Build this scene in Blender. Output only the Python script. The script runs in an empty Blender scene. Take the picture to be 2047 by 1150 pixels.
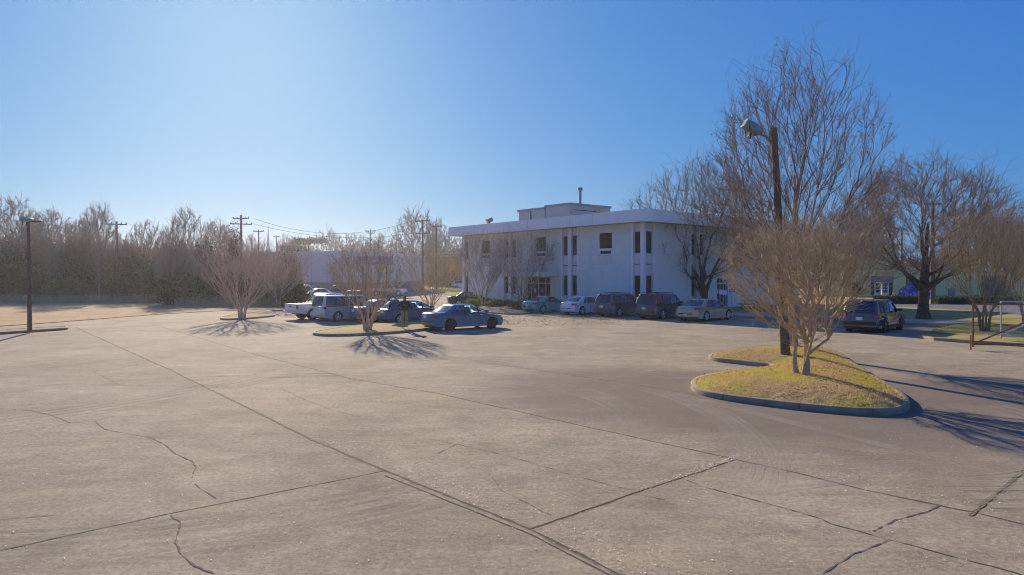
import bpy, bmesh, math, random
import numpy as np
from mathutils import Vector, Matrix
sc = bpy.context.scene
# ---------------------------------------------------------------- camera
H, F, YH, CX = 3.1, 1364.0, 551.0, 1023.5
cam_d = bpy.data.cameras.new('camera'); cam = bpy.data.objects.new('camera', cam_d)
sc.collection.objects.link(cam); sc.camera = cam
cam.location = (0, 0, H); cam.rotation_euler = (math.radians(90), 0, 0)
cam_d.sensor_width = 36; cam_d.lens = 36 * F / 2047
cam_d.shift_y = -(575 - YH) / 2047
cam_d.clip_end = 4000; cam_d.clip_start = 0.1
# ---------------------------------------------------------------- sky, sun, exposure
SUN_EL, SUN_AZ = math.radians(22.5), math.radians(-21.4)     # azimuth from +Y, negative = left
SKY_CURVE = ((1.12,.054,.105),(.60,.44,.02),(.26,1.72,0))
w = bpy.data.worlds.new("World"); sc.world = w; w.use_nodes = True
nt = w.node_tree; nt.nodes.clear()
sky = nt.nodes.new('ShaderNodeTexSky'); sky.sky_type = 'NISHITA'; sky.sun_disc = False
sky.sun_elevation = SUN_EL; sky.sun_rotation = SUN_AZ
sky.air_density = 1.0; sky.dust_density = 0.6; sky.ozone_density = 2.5; sky.altitude = 100
bg = nt.nodes.new('ShaderNodeBackground'); bg.inputs[1].default_value = 0.15
wo = nt.nodes.new('ShaderNodeOutputWorld')
sp_ = nt.nodes.new('ShaderNodeSeparateColor'); cb_ = nt.nodes.new('ShaderNodeCombineColor'); nt.links.new(sky.outputs[0], sp_.inputs[0])
for k_, (g_, a_, c_) in enumerate(SKY_CURVE):      # per channel response of the camera to the very bright sky near the sun
    pw = nt.nodes.new('ShaderNodeMath'); pw.operation = 'POWER'; pw.inputs[1].default_value = g_; nt.links.new(sp_.outputs[k_], pw.inputs[0])
    ma = nt.nodes.new('ShaderNodeMath'); ma.operation = 'MULTIPLY_ADD'; ma.inputs[1].default_value = a_; ma.inputs[2].default_value = c_
    nt.links.new(pw.outputs[0], ma.inputs[0]); nt.links.new(ma.outputs[0], cb_.inputs[k_])
nt.links.new(cb_.outputs[0], bg.inputs[0]); nt.links.new(bg.outputs[0], wo.inputs[0])
sl = bpy.data.lights.new('sun', 'SUN'); sl.energy = 4.1; sl.angle = math.radians(0.6); sl.color = (1, .85, .66)
so = bpy.data.objects.new('sun', sl); sc.collection.objects.link(so)
sdir = Vector((math.sin(SUN_AZ) * math.cos(SUN_EL), math.cos(SUN_AZ) * math.cos(SUN_EL), math.sin(SUN_EL)))
so.rotation_euler = sdir.to_track_quat('Z', 'Y').to_euler()
vs = sc.view_settings; vs.view_transform = 'Standard'; vs.look = 'None'; vs.exposure = 0.6; vs.gamma = 1
sc.cycles.pixel_filter_type = 'BLACKMAN_HARRIS'; sc.cycles.filter_width = 1.05; sc.cycles.max_bounces = 6; sc.cycles.transparent_max_bounces = 16; sc.cycles.volume_bounces = 0
# ---------------------------------------------------------------- helpers
def G(x, y, z=0.0):
    "photo pixel -> point on the level z"
    d = (H - z) * F / (y - YH)
    return Vector(((x - CX) / F * d, d, z))
def P(x, y, d):
    "photo pixel at a known distance d"
    return Vector(((x - CX) / F * d, d, H - (y - YH) * d / F))
_m = {}
def translucent(m, k):
    "thin leaf or blade: part of the light passes through"
    n = m.node_tree; b = n.nodes['Principled BSDF']; o = n.nodes['Material Output']; t = n.nodes.new('ShaderNodeBsdfTranslucent'); x = n.nodes.new('ShaderNodeMixShader')
    if b.inputs['Base Color'].links: n.links.new(b.inputs['Base Color'].links[0].from_socket, t.inputs[0])
    else: t.inputs[0].default_value = b.inputs['Base Color'].default_value
    x.inputs[0].default_value = k; n.links.new(b.outputs[0], x.inputs[1]); n.links.new(t.outputs[0], x.inputs[2]); n.links.new(x.outputs[0], o.inputs[0]); return m
def mat(name, col, rough=.8, metal=0, spec=.4, var=0, vs_=3.0, bump=0, bs=20, coat=0, col2=None, emit=None, trl=0):
    if name in _m: return _m[name]
    m = bpy.data.materials.new(name); m.use_nodes = True; n = m.node_tree; b = n.nodes['Principled BSDF']
    b.inputs['Base Color'].default_value = (*col, 1); b.inputs['Roughness'].default_value = rough
    b.inputs['Metallic'].default_value = metal; b.inputs['Specular IOR Level'].default_value = spec
    if coat: b.inputs['Coat Weight'].default_value = coat; b.inputs['Coat Roughness'].default_value = .05
    if emit: b.inputs['Emission Color'].default_value = (*emit, 1); b.inputs['Emission Strength'].default_value = 1
    tc = n.nodes.new('ShaderNodeTexCoord')
    if var or col2:
        no = n.nodes.new('ShaderNodeTexNoise'); no.inputs['Scale'].default_value = vs_; no.inputs['Detail'].default_value = 8
        no.inputs['Roughness'].default_value = .65
        n.links.new(tc.outputs['Object'], no.inputs['Vector'])
        rp = n.nodes.new('ShaderNodeValToRGB'); rp.color_ramp.elements[0].position = .3; rp.color_ramp.elements[1].position = .7
        c2 = col2 or tuple(c * (1 + var) for c in col); c1 = col if col2 else tuple(c * (1 - var) for c in col)
        rp.color_ramp.elements[0].color = (*c1, 1); rp.color_ramp.elements[1].color = (*c2, 1)
        n.links.new(no.outputs[0], rp.inputs[0]); n.links.new(rp.outputs[0], b.inputs['Base Color'])
    if bump:
        nb = n.nodes.new('ShaderNodeTexNoise'); nb.inputs['Scale'].default_value = bs; nb.inputs['Detail'].default_value = 6
        n.links.new(tc.outputs['Object'], nb.inputs['Vector'])
        bu = n.nodes.new('ShaderNodeBump'); bu.inputs['Strength'].default_value = bump; bu.inputs['Distance'].default_value = .03
        n.links.new(nb.outputs[0], bu.inputs['Height']); n.links.new(bu.outputs[0], b.inputs['Normal'])
    if trl: translucent(m, trl)
    _m[name] = m
    return m
class MB:
    def __init__(s): s.v = []; s.f = []
    def add(s, v, f):
        o = len(s.v); s.v += [tuple(p) for p in v]; s.f += [tuple(i + o for i in q) for q in f]; return s
    def box(s, x0, x1, y0, y1, z0, z1):
        return s.add([(x0,y0,z0),(x1,y0,z0),(x1,y1,z0),(x0,y1,z0),(x0,y0,z1),(x1,y0,z1),(x1,y1,z1),(x0,y1,z1)],
                     [(0,3,2,1),(4,5,6,7),(0,1,5,4),(1,2,6,5),(2,3,7,6),(3,0,4,7)])
    def bar(s, a, b, w_, t=None, up=(0,0,1)):
        a = Vector(a); b = Vector(b); t = t or w_; d = (b - a).normalized(); u = Vector(up)
        if abs(d.dot(u)) > .95: u = Vector((0,1,0))
        x = d.cross(u).normalized() * w_ / 2; y = x.cross(d).normalized() * t / 2
        return s.add([a-x-y,a+x-y,a+x+y,a-x+y,b-x-y,b+x-y,b+x+y,b-x+y],
                     [(0,3,2,1),(4,5,6,7),(0,1,5,4),(1,2,6,5),(2,3,7,6),(3,0,4,7)])
    def tube(s, pts, rs, n=8, cap=True):
        pts = [Vector(p) for p in pts]
        if not hasattr(rs, '__len__'): rs = [rs] * len(pts)
        V = []; Fc = []
        for i, p in enumerate(pts):
            d = (pts[min(i+1,len(pts)-1)] - pts[max(i-1,0)]).normalized()
            u = Vector((1,0,0)) if abs(d.x) < .8 else Vector((0,1,0))
            x = d.cross(u).normalized(); y = d.cross(x)
            for k in range(n):
                a = 2*math.pi*k/n; V.append(p + (x*math.cos(a) + y*math.sin(a)) * rs[i])
        for i in range(len(pts)-1):
            for k in range(n):
                a = i*n+k; b = i*n+(k+1)%n; Fc.append((a, b, b+n, a+n))
        if cap: Fc.append(tuple(range(n))[::-1]); Fc.append(tuple(range((len(pts)-1)*n, len(pts)*n)))
        return s.add(V, Fc)
    def prism(s, poly, z0, z1):
        n = len(poly)
        return s.add([(p[0],p[1],z0) for p in poly] + [(p[0],p[1],z1) for p in poly],
            [tuple(range(n))[::-1], tuple(range(n,2*n))] + [(i,(i+1)%n,n+(i+1)%n,n+i) for i in range(n)])
    def build(s, name, m=None, parent=None, smooth=None, loc=None):
        me = bpy.data.meshes.new(name); me.from_pydata(s.v, [], s.f)
        if m: me.materials.append(m)
        bm = bmesh.new(); bm.from_mesh(me); bmesh.ops.recalc_face_normals(bm, faces=bm.faces); bm.to_mesh(me); bm.free()
        if smooth is not None:
            me.polygons.foreach_set('use_smooth', [True]*len(me.polygons)); me.set_sharp_from_angle(angle=math.radians(smooth))
        o = bpy.data.objects.new(name, me); sc.collection.objects.link(o)
        if parent: o.parent = parent
        if loc is not None: o.location = loc
        return o
def thing(name, label, cat, loc=(0,0,0), rz=0, group=None):
    o = bpy.data.objects.new(name, None); sc.collection.objects.link(o); o.location = loc; o.rotation_euler = (0,0,rz)
    o.empty_display_size = .3
    return tag(o, label, cat, group)
def tag(o, label, cat, group=None, kind=None):
    o['label'] = label; o['category'] = cat
    if group: o['group'] = group
    if kind: o['kind'] = kind
    return o
def struct(o): o['kind'] = 'structure'; return o
def dup(o, parent=None):
    c = o.copy(); sc.collection.objects.link(c)
    if parent is not None: c.parent = parent
    for ch in list(o.children): dup(ch, c)
    return c
def rawmesh(name, V, Fq, m, parent=None, smooth=True):
    "fast numpy mesh, faces all the same size"
    me = bpy.data.meshes.new(name); nv = len(V); k = Fq.shape[1]; nf = len(Fq)
    me.vertices.add(nv); me.vertices.foreach_set('co', V.astype(np.float32).ravel())
    me.loops.add(nf*k); me.loops.foreach_set('vertex_index', Fq.astype(np.int32).ravel())
    me.polygons.add(nf); me.polygons.foreach_set('loop_start', np.arange(0, nf*k, k, dtype=np.int32))
    me.polygons.foreach_set('loop_total', np.full(nf, k, dtype=np.int32))
    if smooth: me.polygons.foreach_set('use_smooth', np.ones(nf, dtype=bool))
    me.update(calc_edges=True); me.materials.append(m)
    o = bpy.data.objects.new(name, me); sc.collection.objects.link(o)
    if parent: o.parent = parent
    return o
# ---------------------------------------------------------------- ground
def concrete():
    m = bpy.data.materials.new('weathered_concrete'); m.use_nodes = True; n = m.node_tree; N = n.nodes; Lk = n.links.new
    b = N['Principled BSDF']; b.inputs['Roughness'].default_value = .9; b.inputs['Specular IOR Level'].default_value = .12
    tc = N.new('ShaderNodeTexCoord')
    def noise(scale, det=8, rough=.6, vec=(1,1,1), rot=0, dist=0):
        mp = N.new('ShaderNodeMapping'); mp.inputs['Scale'].default_value = vec; mp.inputs['Rotation'].default_value = (0,0,rot)
        Lk(tc.outputs['Object'], mp.inputs['Vector'])
        t = N.new('ShaderNodeTexNoise'); t.inputs['Scale'].default_value = scale; t.inputs['Detail'].default_value = det
        t.inputs['Roughness'].default_value = rough; t.inputs['Distortion'].default_value = dist
        Lk(mp.outputs[0], t.inputs['Vector']); return t.outputs[0]
    def ramp(s, p0, c0, p1, c1):
        r = N.new('ShaderNodeValToRGB'); e = r.color_ramp.elements
        e[0].position = p0; e[0].color = (*c0, 1); e[1].position = p1; e[1].color = (*c1, 1); Lk(s, r.inputs[0]); return r.outputs[0]
    def mix(f, a, c, typ='MIX'):
        x = N.new('ShaderNodeMix'); x.data_type = 'RGBA'; x.blend_type = typ
        if isinstance(f, float): x.inputs[0].default_value = f
        else: Lk(f, x.inputs[0])
        Lk(a, x.inputs[6])
        if isinstance(c, tuple): x.inputs[7].default_value = (*c, 1)
        else: Lk(c, x.inputs[7])
        return x.outputs[2]
    def mth(op, a, bb=None, cl=False):
        q = N.new('ShaderNodeMath'); q.operation = op; q.use_clamp = cl
        for i, vv in enumerate((a, bb)):
            if vv is None: continue
            if isinstance(vv, (int, float)): q.inputs[i].default_value = vv
            else: Lk(vv, q.inputs[i])
        return q.outputs[0]
    base = ramp(noise(.35, 9, .62), .3, (.36,.305,.205), .72, (.54,.455,.315))
    streak = ramp(noise(1.0, 9, .7, (.30,1.3,1), .15, .9), .36, (.82,.81,.82), .66, (1.1,1.08,1.03))
    c = mix(.75, base, streak, 'MULTIPLY')
    streak2 = ramp(noise(1.0, 8, .72, (.5,3.2,1), -.55, 1.2), .38, (.86,.86,.87), .62, (1.07,1.06,1.04))
    c = mix(.55, c, streak2, 'MULTIPLY')
    c = mix(.7, c, ramp(noise(1.6, 9, .75, dist=.5), .36, (.76,.75,.74), .64, (1.14,1.13,1.10)), 'MULTIPLY')
    blot = ramp(noise(.13, 5, .55, dist=.8), .45, (1,1,1), .68, (.80,.78,.78))
    c = mix(.8, c, blot, 'MULTIPLY')
    grain = ramp(noise(13, 9, .9), .38, (.50,.49,.48), .62, (1.42,1.41,1.38))
    c = mix(.85, c, grain, 'MULTIPLY')
    och = ramp(noise(.5, 7, .7, (.5,1.4,1), .2, .8), .50, (0,0,0), .72, (1,1,1))
    c = mix(mth('MULTIPLY', och, .35), c, (.50,.37,.215))
    pat = ramp(noise(.28, 6, .6, dist=1.2), .52, (1,1,1), .60, (.86,.85,.85)); c = mix(.8, c, pat, 'MULTIPLY')
    # old dark slabs round the island and along the drive: an elongated stain in ground coordinates
    sx = N.new('ShaderNodeSeparateXYZ'); Lk(tc.outputs['Object'], sx.inputs[0])
    def ell(cx, cy, rx, ry, ang):
        ca, sa = math.cos(ang), math.sin(ang)
        dx = mth('SUBTRACT', sx.outputs[0], cx); dy = mth('SUBTRACT', sx.outputs[1], cy)
        u = mth('DIVIDE', mth('ADD', mth('MULTIPLY', dx, ca), mth('MULTIPLY', dy, sa)), rx)
        v = mth('DIVIDE', mth('SUBTRACT', mth('MULTIPLY', dy, ca), mth('MULTIPLY', dx, sa)), ry)
        d = mth('SQRT', mth('ADD', mth('MULTIPLY', u, u), mth('MULTIPLY', v, v)))
        return mth('SUBTRACT', 1.35, d, True)
    side = mth('ADD', mth('MULTIPLY', mth('ADD', sx.outputs[0], 1.93), .747), mth('MULTIPLY', mth('SUBTRACT', sx.outputs[1], 17.9), .664))
    side = mth('MULTIPLY', mth('ADD', side, .03), 14, True)          # the dark slabs end at the joint
    A1, A2 = G(163,660), G(1240,1150); u_ = (A2-A1).normalized(); s2 = mth('ADD', mth('MULTIPLY', mth('SUBTRACT', sx.outputs[0], A1.x), -u_.y), mth('MULTIPLY', mth('SUBTRACT', sx.outputs[1], A1.y), u_.x))
    s2 = mth('MULTIPLY', mth('ADD', mth('MULTIPLY', s2, -1), .02), 20, True)      # the near left slab was poured in another batch
    c = mix(mth('MULTIPLY', s2, .5), c, (.86,.87,.90), 'MULTIPLY')
    s = mth('MAXIMUM', ell(6.0, 17.2, 7.5, 5.0, -.55), ell(12.5, 15.5, 5.0, 5.5, .3))
    s = mth('MULTIPLY', mth('MULTIPLY', s, side), mth('ADD', noise(.7, 7, .6, (.6,1.2,1), .4, .5), .45))
    sm = N.new('ShaderNodeMapRange'); sm.interpolation_type = 'SMOOTHSTEP'
    sm.inputs['From Min'].default_value = .12; sm.inputs['From Max'].default_value = .62; Lk(s, sm.inputs[0])
    c = mix(mth('MULTIPLY', sm.outputs[0], .80), c, (.20,.155,.115))
    spk = noise(22, 2, .5); spr = ramp(spk, .68, (0,0,0), .74, (1,1,1))
    c = mix(mth('MULTIPLY', spr, .7), c, (.7,.64,.56))
    Lk(c, b.inputs['Base Color'])
    bu = N.new('ShaderNodeBump'); bu.inputs['Strength'].default_value = .35; bu.inputs['Distance'].default_value = .015
    Lk(noise(30, 6, .7), bu.inputs['Height']); Lk(bu.outputs[0], b.inputs['Normal'])
    return m
M_conc = concrete()
M_kerb = mat('kerb_concrete', (.37,.28,.17), .9, var=.3, vs_=2.5, bump=.5, bs=25)
M_joint = mat('joint_dirt', (.12,.09,.06), .95, var=.4, vs_=8)
M_crack = mat('crack_dark', (.13,.10,.075), .95)
M_walk = mat('walk_concrete', (.50,.44,.34), .85, var=.15, vs_=1.5, bump=.2)
M_grass = mat('dormant_grass', (.30,.20,.085), .95, col2=(.50,.36,.17), vs_=4, bump=1, bs=60)
def grass_mat(name, c1, c2, c3, sc1=1.3, sc2=14):
    m = bpy.data.materials.new(name); m.use_nodes = True; n = m.node_tree; N = n.nodes; Lk = n.links.new
    b = N['Principled BSDF']; b.inputs['Roughness'].default_value = .95; b.inputs['Specular IOR Level'].default_value = .1
    tc = N.new('ShaderNodeTexCoord')
    a = N.new('ShaderNodeTexNoise'); a.inputs['Scale'].default_value = sc1; a.inputs['Detail'].default_value = 6; Lk(tc.outputs['Object'], a.inputs[0])
    f = N.new('ShaderNodeTexNoise'); f.inputs['Scale'].default_value = sc2; f.inputs['Detail'].default_value = 8; f.inputs['Roughness'].default_value = .8; Lk(tc.outputs['Object'], f.inputs[0])
    r = N.new('ShaderNodeValToRGB'); e = r.color_ramp.elements; e[0].position = .46; e[0].color = (*c1,1); e[1].position = .63; e[1].color = (*c3,1)
    q = e.new(.54); q.color = (*c2,1); Lk(a.outputs[0], r.inputs[0])
    g = N.new('ShaderNodeValToRGB'); g.color_ramp.elements[0].position = .32; g.color_ramp.elements[1].position = .68
    g.color_ramp.elements[0].color = (.6,.6,.6,1); g.color_ramp.elements[1].color = (1.3,1.3,1.3,1); Lk(f.outputs[0], g.inputs[0])
    x = N.new('ShaderNodeMix'); x.data_type = 'RGBA'; x.blend_type = 'MULTIPLY'; x.inputs[0].default_value = .9
    Lk(r.outputs[0], x.inputs[6]); Lk(g.outputs[0], x.inputs[7]); Lk(x.outputs[2], b.inputs['Base Color'])
    bu = N.new('ShaderNodeBump'); bu.inputs['Strength'].default_value = .4; bu.inputs['Distance'].default_value = .03
    Lk(f.outputs[0], bu.inputs['Height']); Lk(bu.outputs[0], b.inputs['Normal'])
    return m
M_isl = grass_mat('island_turf', (.50,.37,.18), (.48,.39,.12), (.50,.48,.06), .7, 22)
M_lawn = grass_mat('lawn_turf', (.48,.35,.15), (.36,.32,.09), (.24,.28,.06), .35, 9)
M_field = grass_mat('field_turf', (.50,.32,.16), (.58,.38,.20), (.38,.28,.12), .25, 6)
M_bright = grass_mat('roadside_turf', (.34,.32,.05), (.42,.38,.06), (.3,.34,.05), .3, 5)
M_mulch = mat('bark_mulch', (.10,.07,.05), .95, col2=(.28,.20,.14), vs_=9, bump=1, bs=30)
def sheet(name, pts, z, m, holes=None):
    me = MB(); me.add([(p[0], p[1], z) for p in pts], [tuple(range(len(pts)))])
    return struct(me.build(name, m))
# terrain to the horizon
tm = MB(); tm.add([(-1500,-60,-.02),(1500,-60,-.02),(1500,2500,-.02),(-1500,2500,-.02)], [(0,1,2,3)])
struct(tm.build('ground', M_field))
pg = lambda L, z=0: [G(x, y, z) for x, y in L]
lot = [Vector((-60,-12,0)), Vector((60,-12,0)), Vector((60,22,0))] + pg([(2300,640),(2047,642),(1700,628),(1500,604),(1000,590),(800,566)]) + \
      [Vector((60,420,0)), Vector((-150,420,0)), Vector((-75,130,0))] + pg([(575,592),(572,611),(540,617),(440,621),(330,627),(200,637),(100,645),(0,652),(-400,686)])
sheet('parking_lot', lot, 0.0, M_conc)
def ribbon(name, pts, wd, z, m, jit=0, seed=1, step=.25, wv=.3, smoothc=False):
    rnd = random.Random(seed); W = [G(x, y) for x, y in pts]; Q = []
    for a, b in zip(W, W[1:]):
        n = max(1, int((b-a).length/step))
        for i in range(n): Q.append(a.lerp(b, i/n))
    Q.append(W[-1]); me = MB(); V = []; j = 0.0
    for i, p in enumerate(Q):
        d = (Q[min(i+1,len(Q)-1)] - Q[max(i-1,0)]).normalized(); nrm = Vector((-d.y, d.x, 0))
        j = j*.6 + rnd.uniform(-1,1)*jit; ww = wd*(1+rnd.uniform(-wv,wv))/2
        V += [p + nrm*(j-ww), p + nrm*(j+ww)]
    me.add([(v.x, v.y, z) for v in V], [(2*i,2*i+1,2*i+3,2*i+2) for i in range(len(Q)-1)])
    return struct(me.build(name, m))
def marks_mat(name, col, amt, sc_=3):
    m = bpy.data.materials.new(name); m.use_nodes = True; n = m.node_tree; b = n.nodes['Principled BSDF']
    b.inputs['Base Color'].default_value = (*col,1); b.inputs['Roughness'].default_value = .9
    t = n.nodes.new('ShaderNodeTexNoise'); t.inputs['Scale'].default_value = sc_; t.inputs['Detail'].default_value = 6
    tc = n.nodes.new('ShaderNodeTexCoord'); n.links.new(tc.outputs['Object'], t.inputs[0])
    r = n.nodes.new('ShaderNodeMapRange'); r.inputs['From Min'].default_value = .35; r.inputs['From Max'].default_value = .75
    r.inputs['To Max'].default_value = amt; n.links.new(t.outputs[0], r.inputs[0]); n.links.new(r.outputs[0], b.inputs['Alpha'])
    return m
M_dust = marks_mat('dust_mark', (.60,.51,.39), .38, .5)
M_rub = marks_mat('rubber_mark', (.24,.20,.16), .35, .6)
M_jd = marks_mat('joint_edge_dirt', (.24,.19,.13), .8, 3)  # patchy brown stain along both edges of the slab joints
J = [[(150,654),(163,660),(345,742),(625,880),(770,941),(1060,1058),(1240,1150),(1420,1235)],
     [(300,647),(500,706),(700,757),(876,787),(1161,851),(1396,902),(1595,946),(1727,979),(1953,1026),(2150,1074)],
     [(640,672),(1091,743),(1310,775),(1396,791)],
     [(-60,1115),(0,1101),(340,1027),(700,956),(770,941)], [(1060,1058),(1270,985),(1400,943),(1465,920)], [(1940,1032),(2047,942),(2130,880)],
     [(850,650),(1090,690),(1310,716),(1416,722)]]
wds = [.030,.020,.014,.016,.020,.035,.010]
for i, (p, wd) in enumerate(zip(J, wds)):
    ribbon('slab_joint', p, wd, .004, M_joint, jit=.006, seed=i, step=.12, wv=.5)
    ribbon('joint_stain', p, wd*2.6, .002, M_jd, jit=.02, seed=i+20, step=.3)
ribbon('slab_joint', [(770,951),(1060,1068),(1240,1161)], .02, .0045, M_joint, jit=.006, seed=55, step=.12, wv=.6)
for i, p in enumerate([[(1372,734),(1404,735)],[(1452,733),(1485,734)],[(1432,641),(1452,648)],[(1372,634),(1392,641)]]):
    o_ = ribbon('faded_paint_line', p, .10, .0060, marks_mat('faded_paint', (.75,.72,.65), .55, 5), jit=.006, seed=300+i, step=.2)
M_moss = mat('joint_weeds', (.22,.17,.05), .95, var=.4, vs_=12)
ribbon('joint_moss', J[4], .018, .006, M_moss, jit=.006, seed=70, step=.1, wv=.9)
ribbon('joint_moss', J[5], .022, .006, M_moss, jit=.006, seed=71, step=.1, wv=.9)
K = [[(-40,816),(60,821),(100,830),(142,846),(190,842),(207,858),(240,865),(300,875),(330,890),(345,905),(385,922),(392,936),(385,955)],
     [(142,846),(80,856),(0,868)],[(190,842),(230,832)],[(388,968),(410,982),(430,998)],
     [(340,1030),(362,1046),(350,1085),(362,1105),(380,1128),(430,1148)],
     [(1370,960),(1400,972),(1460,987),(1600,1025),(1640,1037),(1660,1048),(1700,1058),(1780,1080),(1900,1112),(2047,1150)],
     [(860,878),(930,892),(985,905),(1050,922),(1150,952),(1260,980)],[(985,955),(1000,980),(1040,1000),(1110,1035)],
     [(1745,1062),(1790,1040),(1850,1024),(1880,1010)],[(1780,1080),(1700,1110),(1640,1150)],[(930,880),(860,915)],
     [(560,775),(610,800),(660,818),(720,835)],[(180,740),(240,770),(290,778)],[(1180,975),(1260,985),(1330,1000)],[(0,1040),(110,1030)]]
for i, p in enumerate(K):
    ribbon('crack', p, .008 if i in (6,7,10,11,12,13,14,1,2) else .016, .005, M_crack, jit=.012, seed=i+90, step=.08, wv=.95)
def arcs(cx, cy, rx, ry, a0, a1, n, dr, m, wd, seed):
    rr = random.Random(seed)
    for k in range(n):
        q = []; f = 1 + dr*(k + rr.uniform(-.3,.3))
        for t in range(18):
            a = math.radians(a0 + (a1-a0)*t/17); c = G(cx, cy); q.append((c.x + rx*f*math.cos(a), c.y + ry*f*math.sin(a)))
        V = []; me = MB()
        for i, p in enumerate(q):
            d = Vector(q[min(i+1,17)]) - Vector(q[max(i-1,0)]); nn = Vector((-d.y, d.x)).normalized()*wd*rr.uniform(.6,1.4)/2
            V += [(p[0]-nn.x, p[1]-nn.y), (p[0]+nn.x, p[1]+nn.y)]
        me.add([(v[0], v[1], .0065 + .0004*k) for v in V], [(2*i,2*i+1,2*i+3,2*i+2) for i in range(17)])
        struct(me.build('tire_mark', m))
arcs(1180,840, 2.6,5.2, -50, 60, 8, .035, M_dust, .10, 1)
arcs(1030,840, 2.2,4.0, -40, 70, 8, .05, M_dust, .10, 2)
arcs(1640,830, 3.6,4.6, -95, 15, 9, .020, M_dust, .06, 3)
arcs(1640,830, 4.1,5.1, -95, 10, 6, .04, M_dust, .14, 4)
arcs(350,850, 7,6, 200, 320, 6, .04, M_rub, .14, 14)
arcs(900,700, 9.0,9.0, 255, 330, 5, .02, M_dust, .12, 5)
arcs(700,900, 14,9, 100, 160, 4, .03, M_rub, .16, 6)
arcs(250,700, 9,16, -80, -20, 5, .03, M_rub, .12, 7)
arcs(1300,690, 8,9, 190, 320, 5, .03, M_dust, .2, 8)
arcs(1400,650, 16,12, 200, 300, 6, .03, M_dust, .22, 9)
for i, p in enumerate([[(700,690),(1000,665),(1300,660),(1500,672),(1800,700),(2047,740)],[(760,700),(1000,680),(1300,672),(1600,690),(1900,730)],
          [(1400,800),(1600,850),(1760,890),(1800,900)],[(980,700),(1200,690),(1500,690)],[(1500,985),(1700,960),(1840,925)],[(820,722),(1100,703),(1380,700)],[(1000,740),(1250,712),(1400,708)]]):
    ribbon('tire_mark', p, .3, .0095+.0003*i, M_dust, jit=.02, seed=200+i, step=.5)
def kerbed(name, outline, label, mound=.25, zk=.13, kw=.14, gm=None, seed=0, res=.22):
    "raised grass island: kerb ring + domed turf"
    pts = [Vector((p[0], p[1])) for p in outline]
    # densify + smooth
    for _ in range(2):
        q = []
        for i in range(len(pts)):
            a, b = pts[i], pts[(i+1) % len(pts)]; q += [a.lerp(b,.25), a.lerp(b,.75)]
        pts = q
    n = len(pts)
    area = sum(pts[i].x*pts[(i+1)%n].y - pts[(i+1)%n].x*pts[i].y for i in range(n))
    if area < 0: pts.reverse()
    def inset(ps, k):
        out = []
        for i in range(n):
            d = (ps[(i+1)%n] - ps[i-1]).normalized(); out.append(ps[i] + Vector((-d.y, d.x))*k)
        return out
    prof = [(0,-.01),(0.0,zk-.03),(.03,zk),(kw,zk),(kw,zk-.03)]
    me = MB(); V = []
    rings = [inset(pts, k) for k, z in prof]
    for r, (k, z) in zip(rings, prof): V += [(p.x, p.y, z) for p in r]
    Fc = []
    for a in range(len(prof)-1):
        for i in range(n): Fc.append((a*n+i, a*n+(i+1)%n, (a+1)*n+(i+1)%n, (a+1)*n+i))
    me.add(V, Fc); struct(me.build(name+'_kerb', M_kerb, smooth=50))
    # expansion joints across kerb
    inn = inset(pts, kw-.01); bm = bmesh.new(); vs_ = [bm.verts.new((p.x, p.y, zk-.02)) for p in inn]; bm.faces.new(vs_)
    bmesh.ops.triangulate(bm, faces=bm.faces)
    for _ in range(6):
        L = [e for e in bm.edges if e.calc_length() > res*2]
        if not L: break
        bmesh.ops.subdivide_edges(bm, edges=L, cuts=1, use_grid_fill=True)
        bmesh.ops.triangulate(bm, faces=[f for f in bm.faces if len(f.verts) > 3])
    bm.verts.ensure_lookup_table(); A = np.array([(p.x, p.y) for p in inn])
    rr = random.Random(seed)
    for v in bm.verts:
        c = np.array((v.co.x, v.co.y)); a = A; b = np.roll(A, -1, 0); ab = b-a
        t = np.clip(((c-a)*ab).sum(1)/np.maximum((ab*ab).sum(1),1e-9),0,1); dd = np.sqrt(((a+ab*t[:,None]-c)**2).sum(1)).min()
        if dd > .01: v.co.z += mound*(1-math.exp(-dd/1.1)) + rr.uniform(-.012,.012)
    m2 = bpy.data.meshes.new(name+'_turf'); bm.to_mesh(m2); bm.free(); m2.materials.append(gm or M_isl)
    m2.polygons.foreach_set('use_smooth', [True]*len(m2.polygons))
    o = bpy.data.objects.new(name+'_turf', m2); sc.collection.objects.link(o); struct(o)
    return o, inn
ISL = pg([(1379,771),(1383,783),(1400,791),(1440,799),(1500,808),(1600,820),(1700,829),(1770,832),(1812,827),(1822,815),(1810,798),(1780,778),(1740,752),(1710,734),(1682,712),(1655,703),(1600,700),(1540,702),(1480,707),(1420,713),(1414,719),(1435,724),(1500,731),(1556,737),(1500,746),(1430,754),(1392,762)])
isl_o, isl_in = kerbed('island', ISL, '', .32, .15)
kerbed('median', pg([(620,669),(640,673),(700,673),(800,667),(870,659),(960,646),(950,641),(860,643),(780,647),(700,655),(640,664)]), '', .10, .13, res=.4)
kerbed('lamp_island', pg([(-300,690),(-100,677),(0,669),(120,661),(138,659),(136,656),(100,657),(0,664),(-100,671),(-300,683)]), '', .08, .13, res=.5, gm=M_field)
kerbed('west_median', pg([(440,641),(480,640),(546,634),(552,631),(520,628),(480,630),(440,635)]), '', .1, .12, res=.5, gm=M_field)
kerbed('myrtle_island', pg([(800,628),(850,629),(885,624),(895,619),(860,617),(815,619),(796,624)]), '', .1, .12, res=.5, gm=M_field)
kerbed('far_median', pg([(540,624),(600,620),(640,614),(600,612),(548,617)]), '', .08, .12, res=.6, gm=M_field)
kerbed('bed', pg([(962,624),(985,627),(1020,630),(1052,629),(1068,624),(1060,614),(1040,607),(1000,605),(955,607),(950,615)]), '', .08, .13, res=.5, gm=M_mulch)
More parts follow.
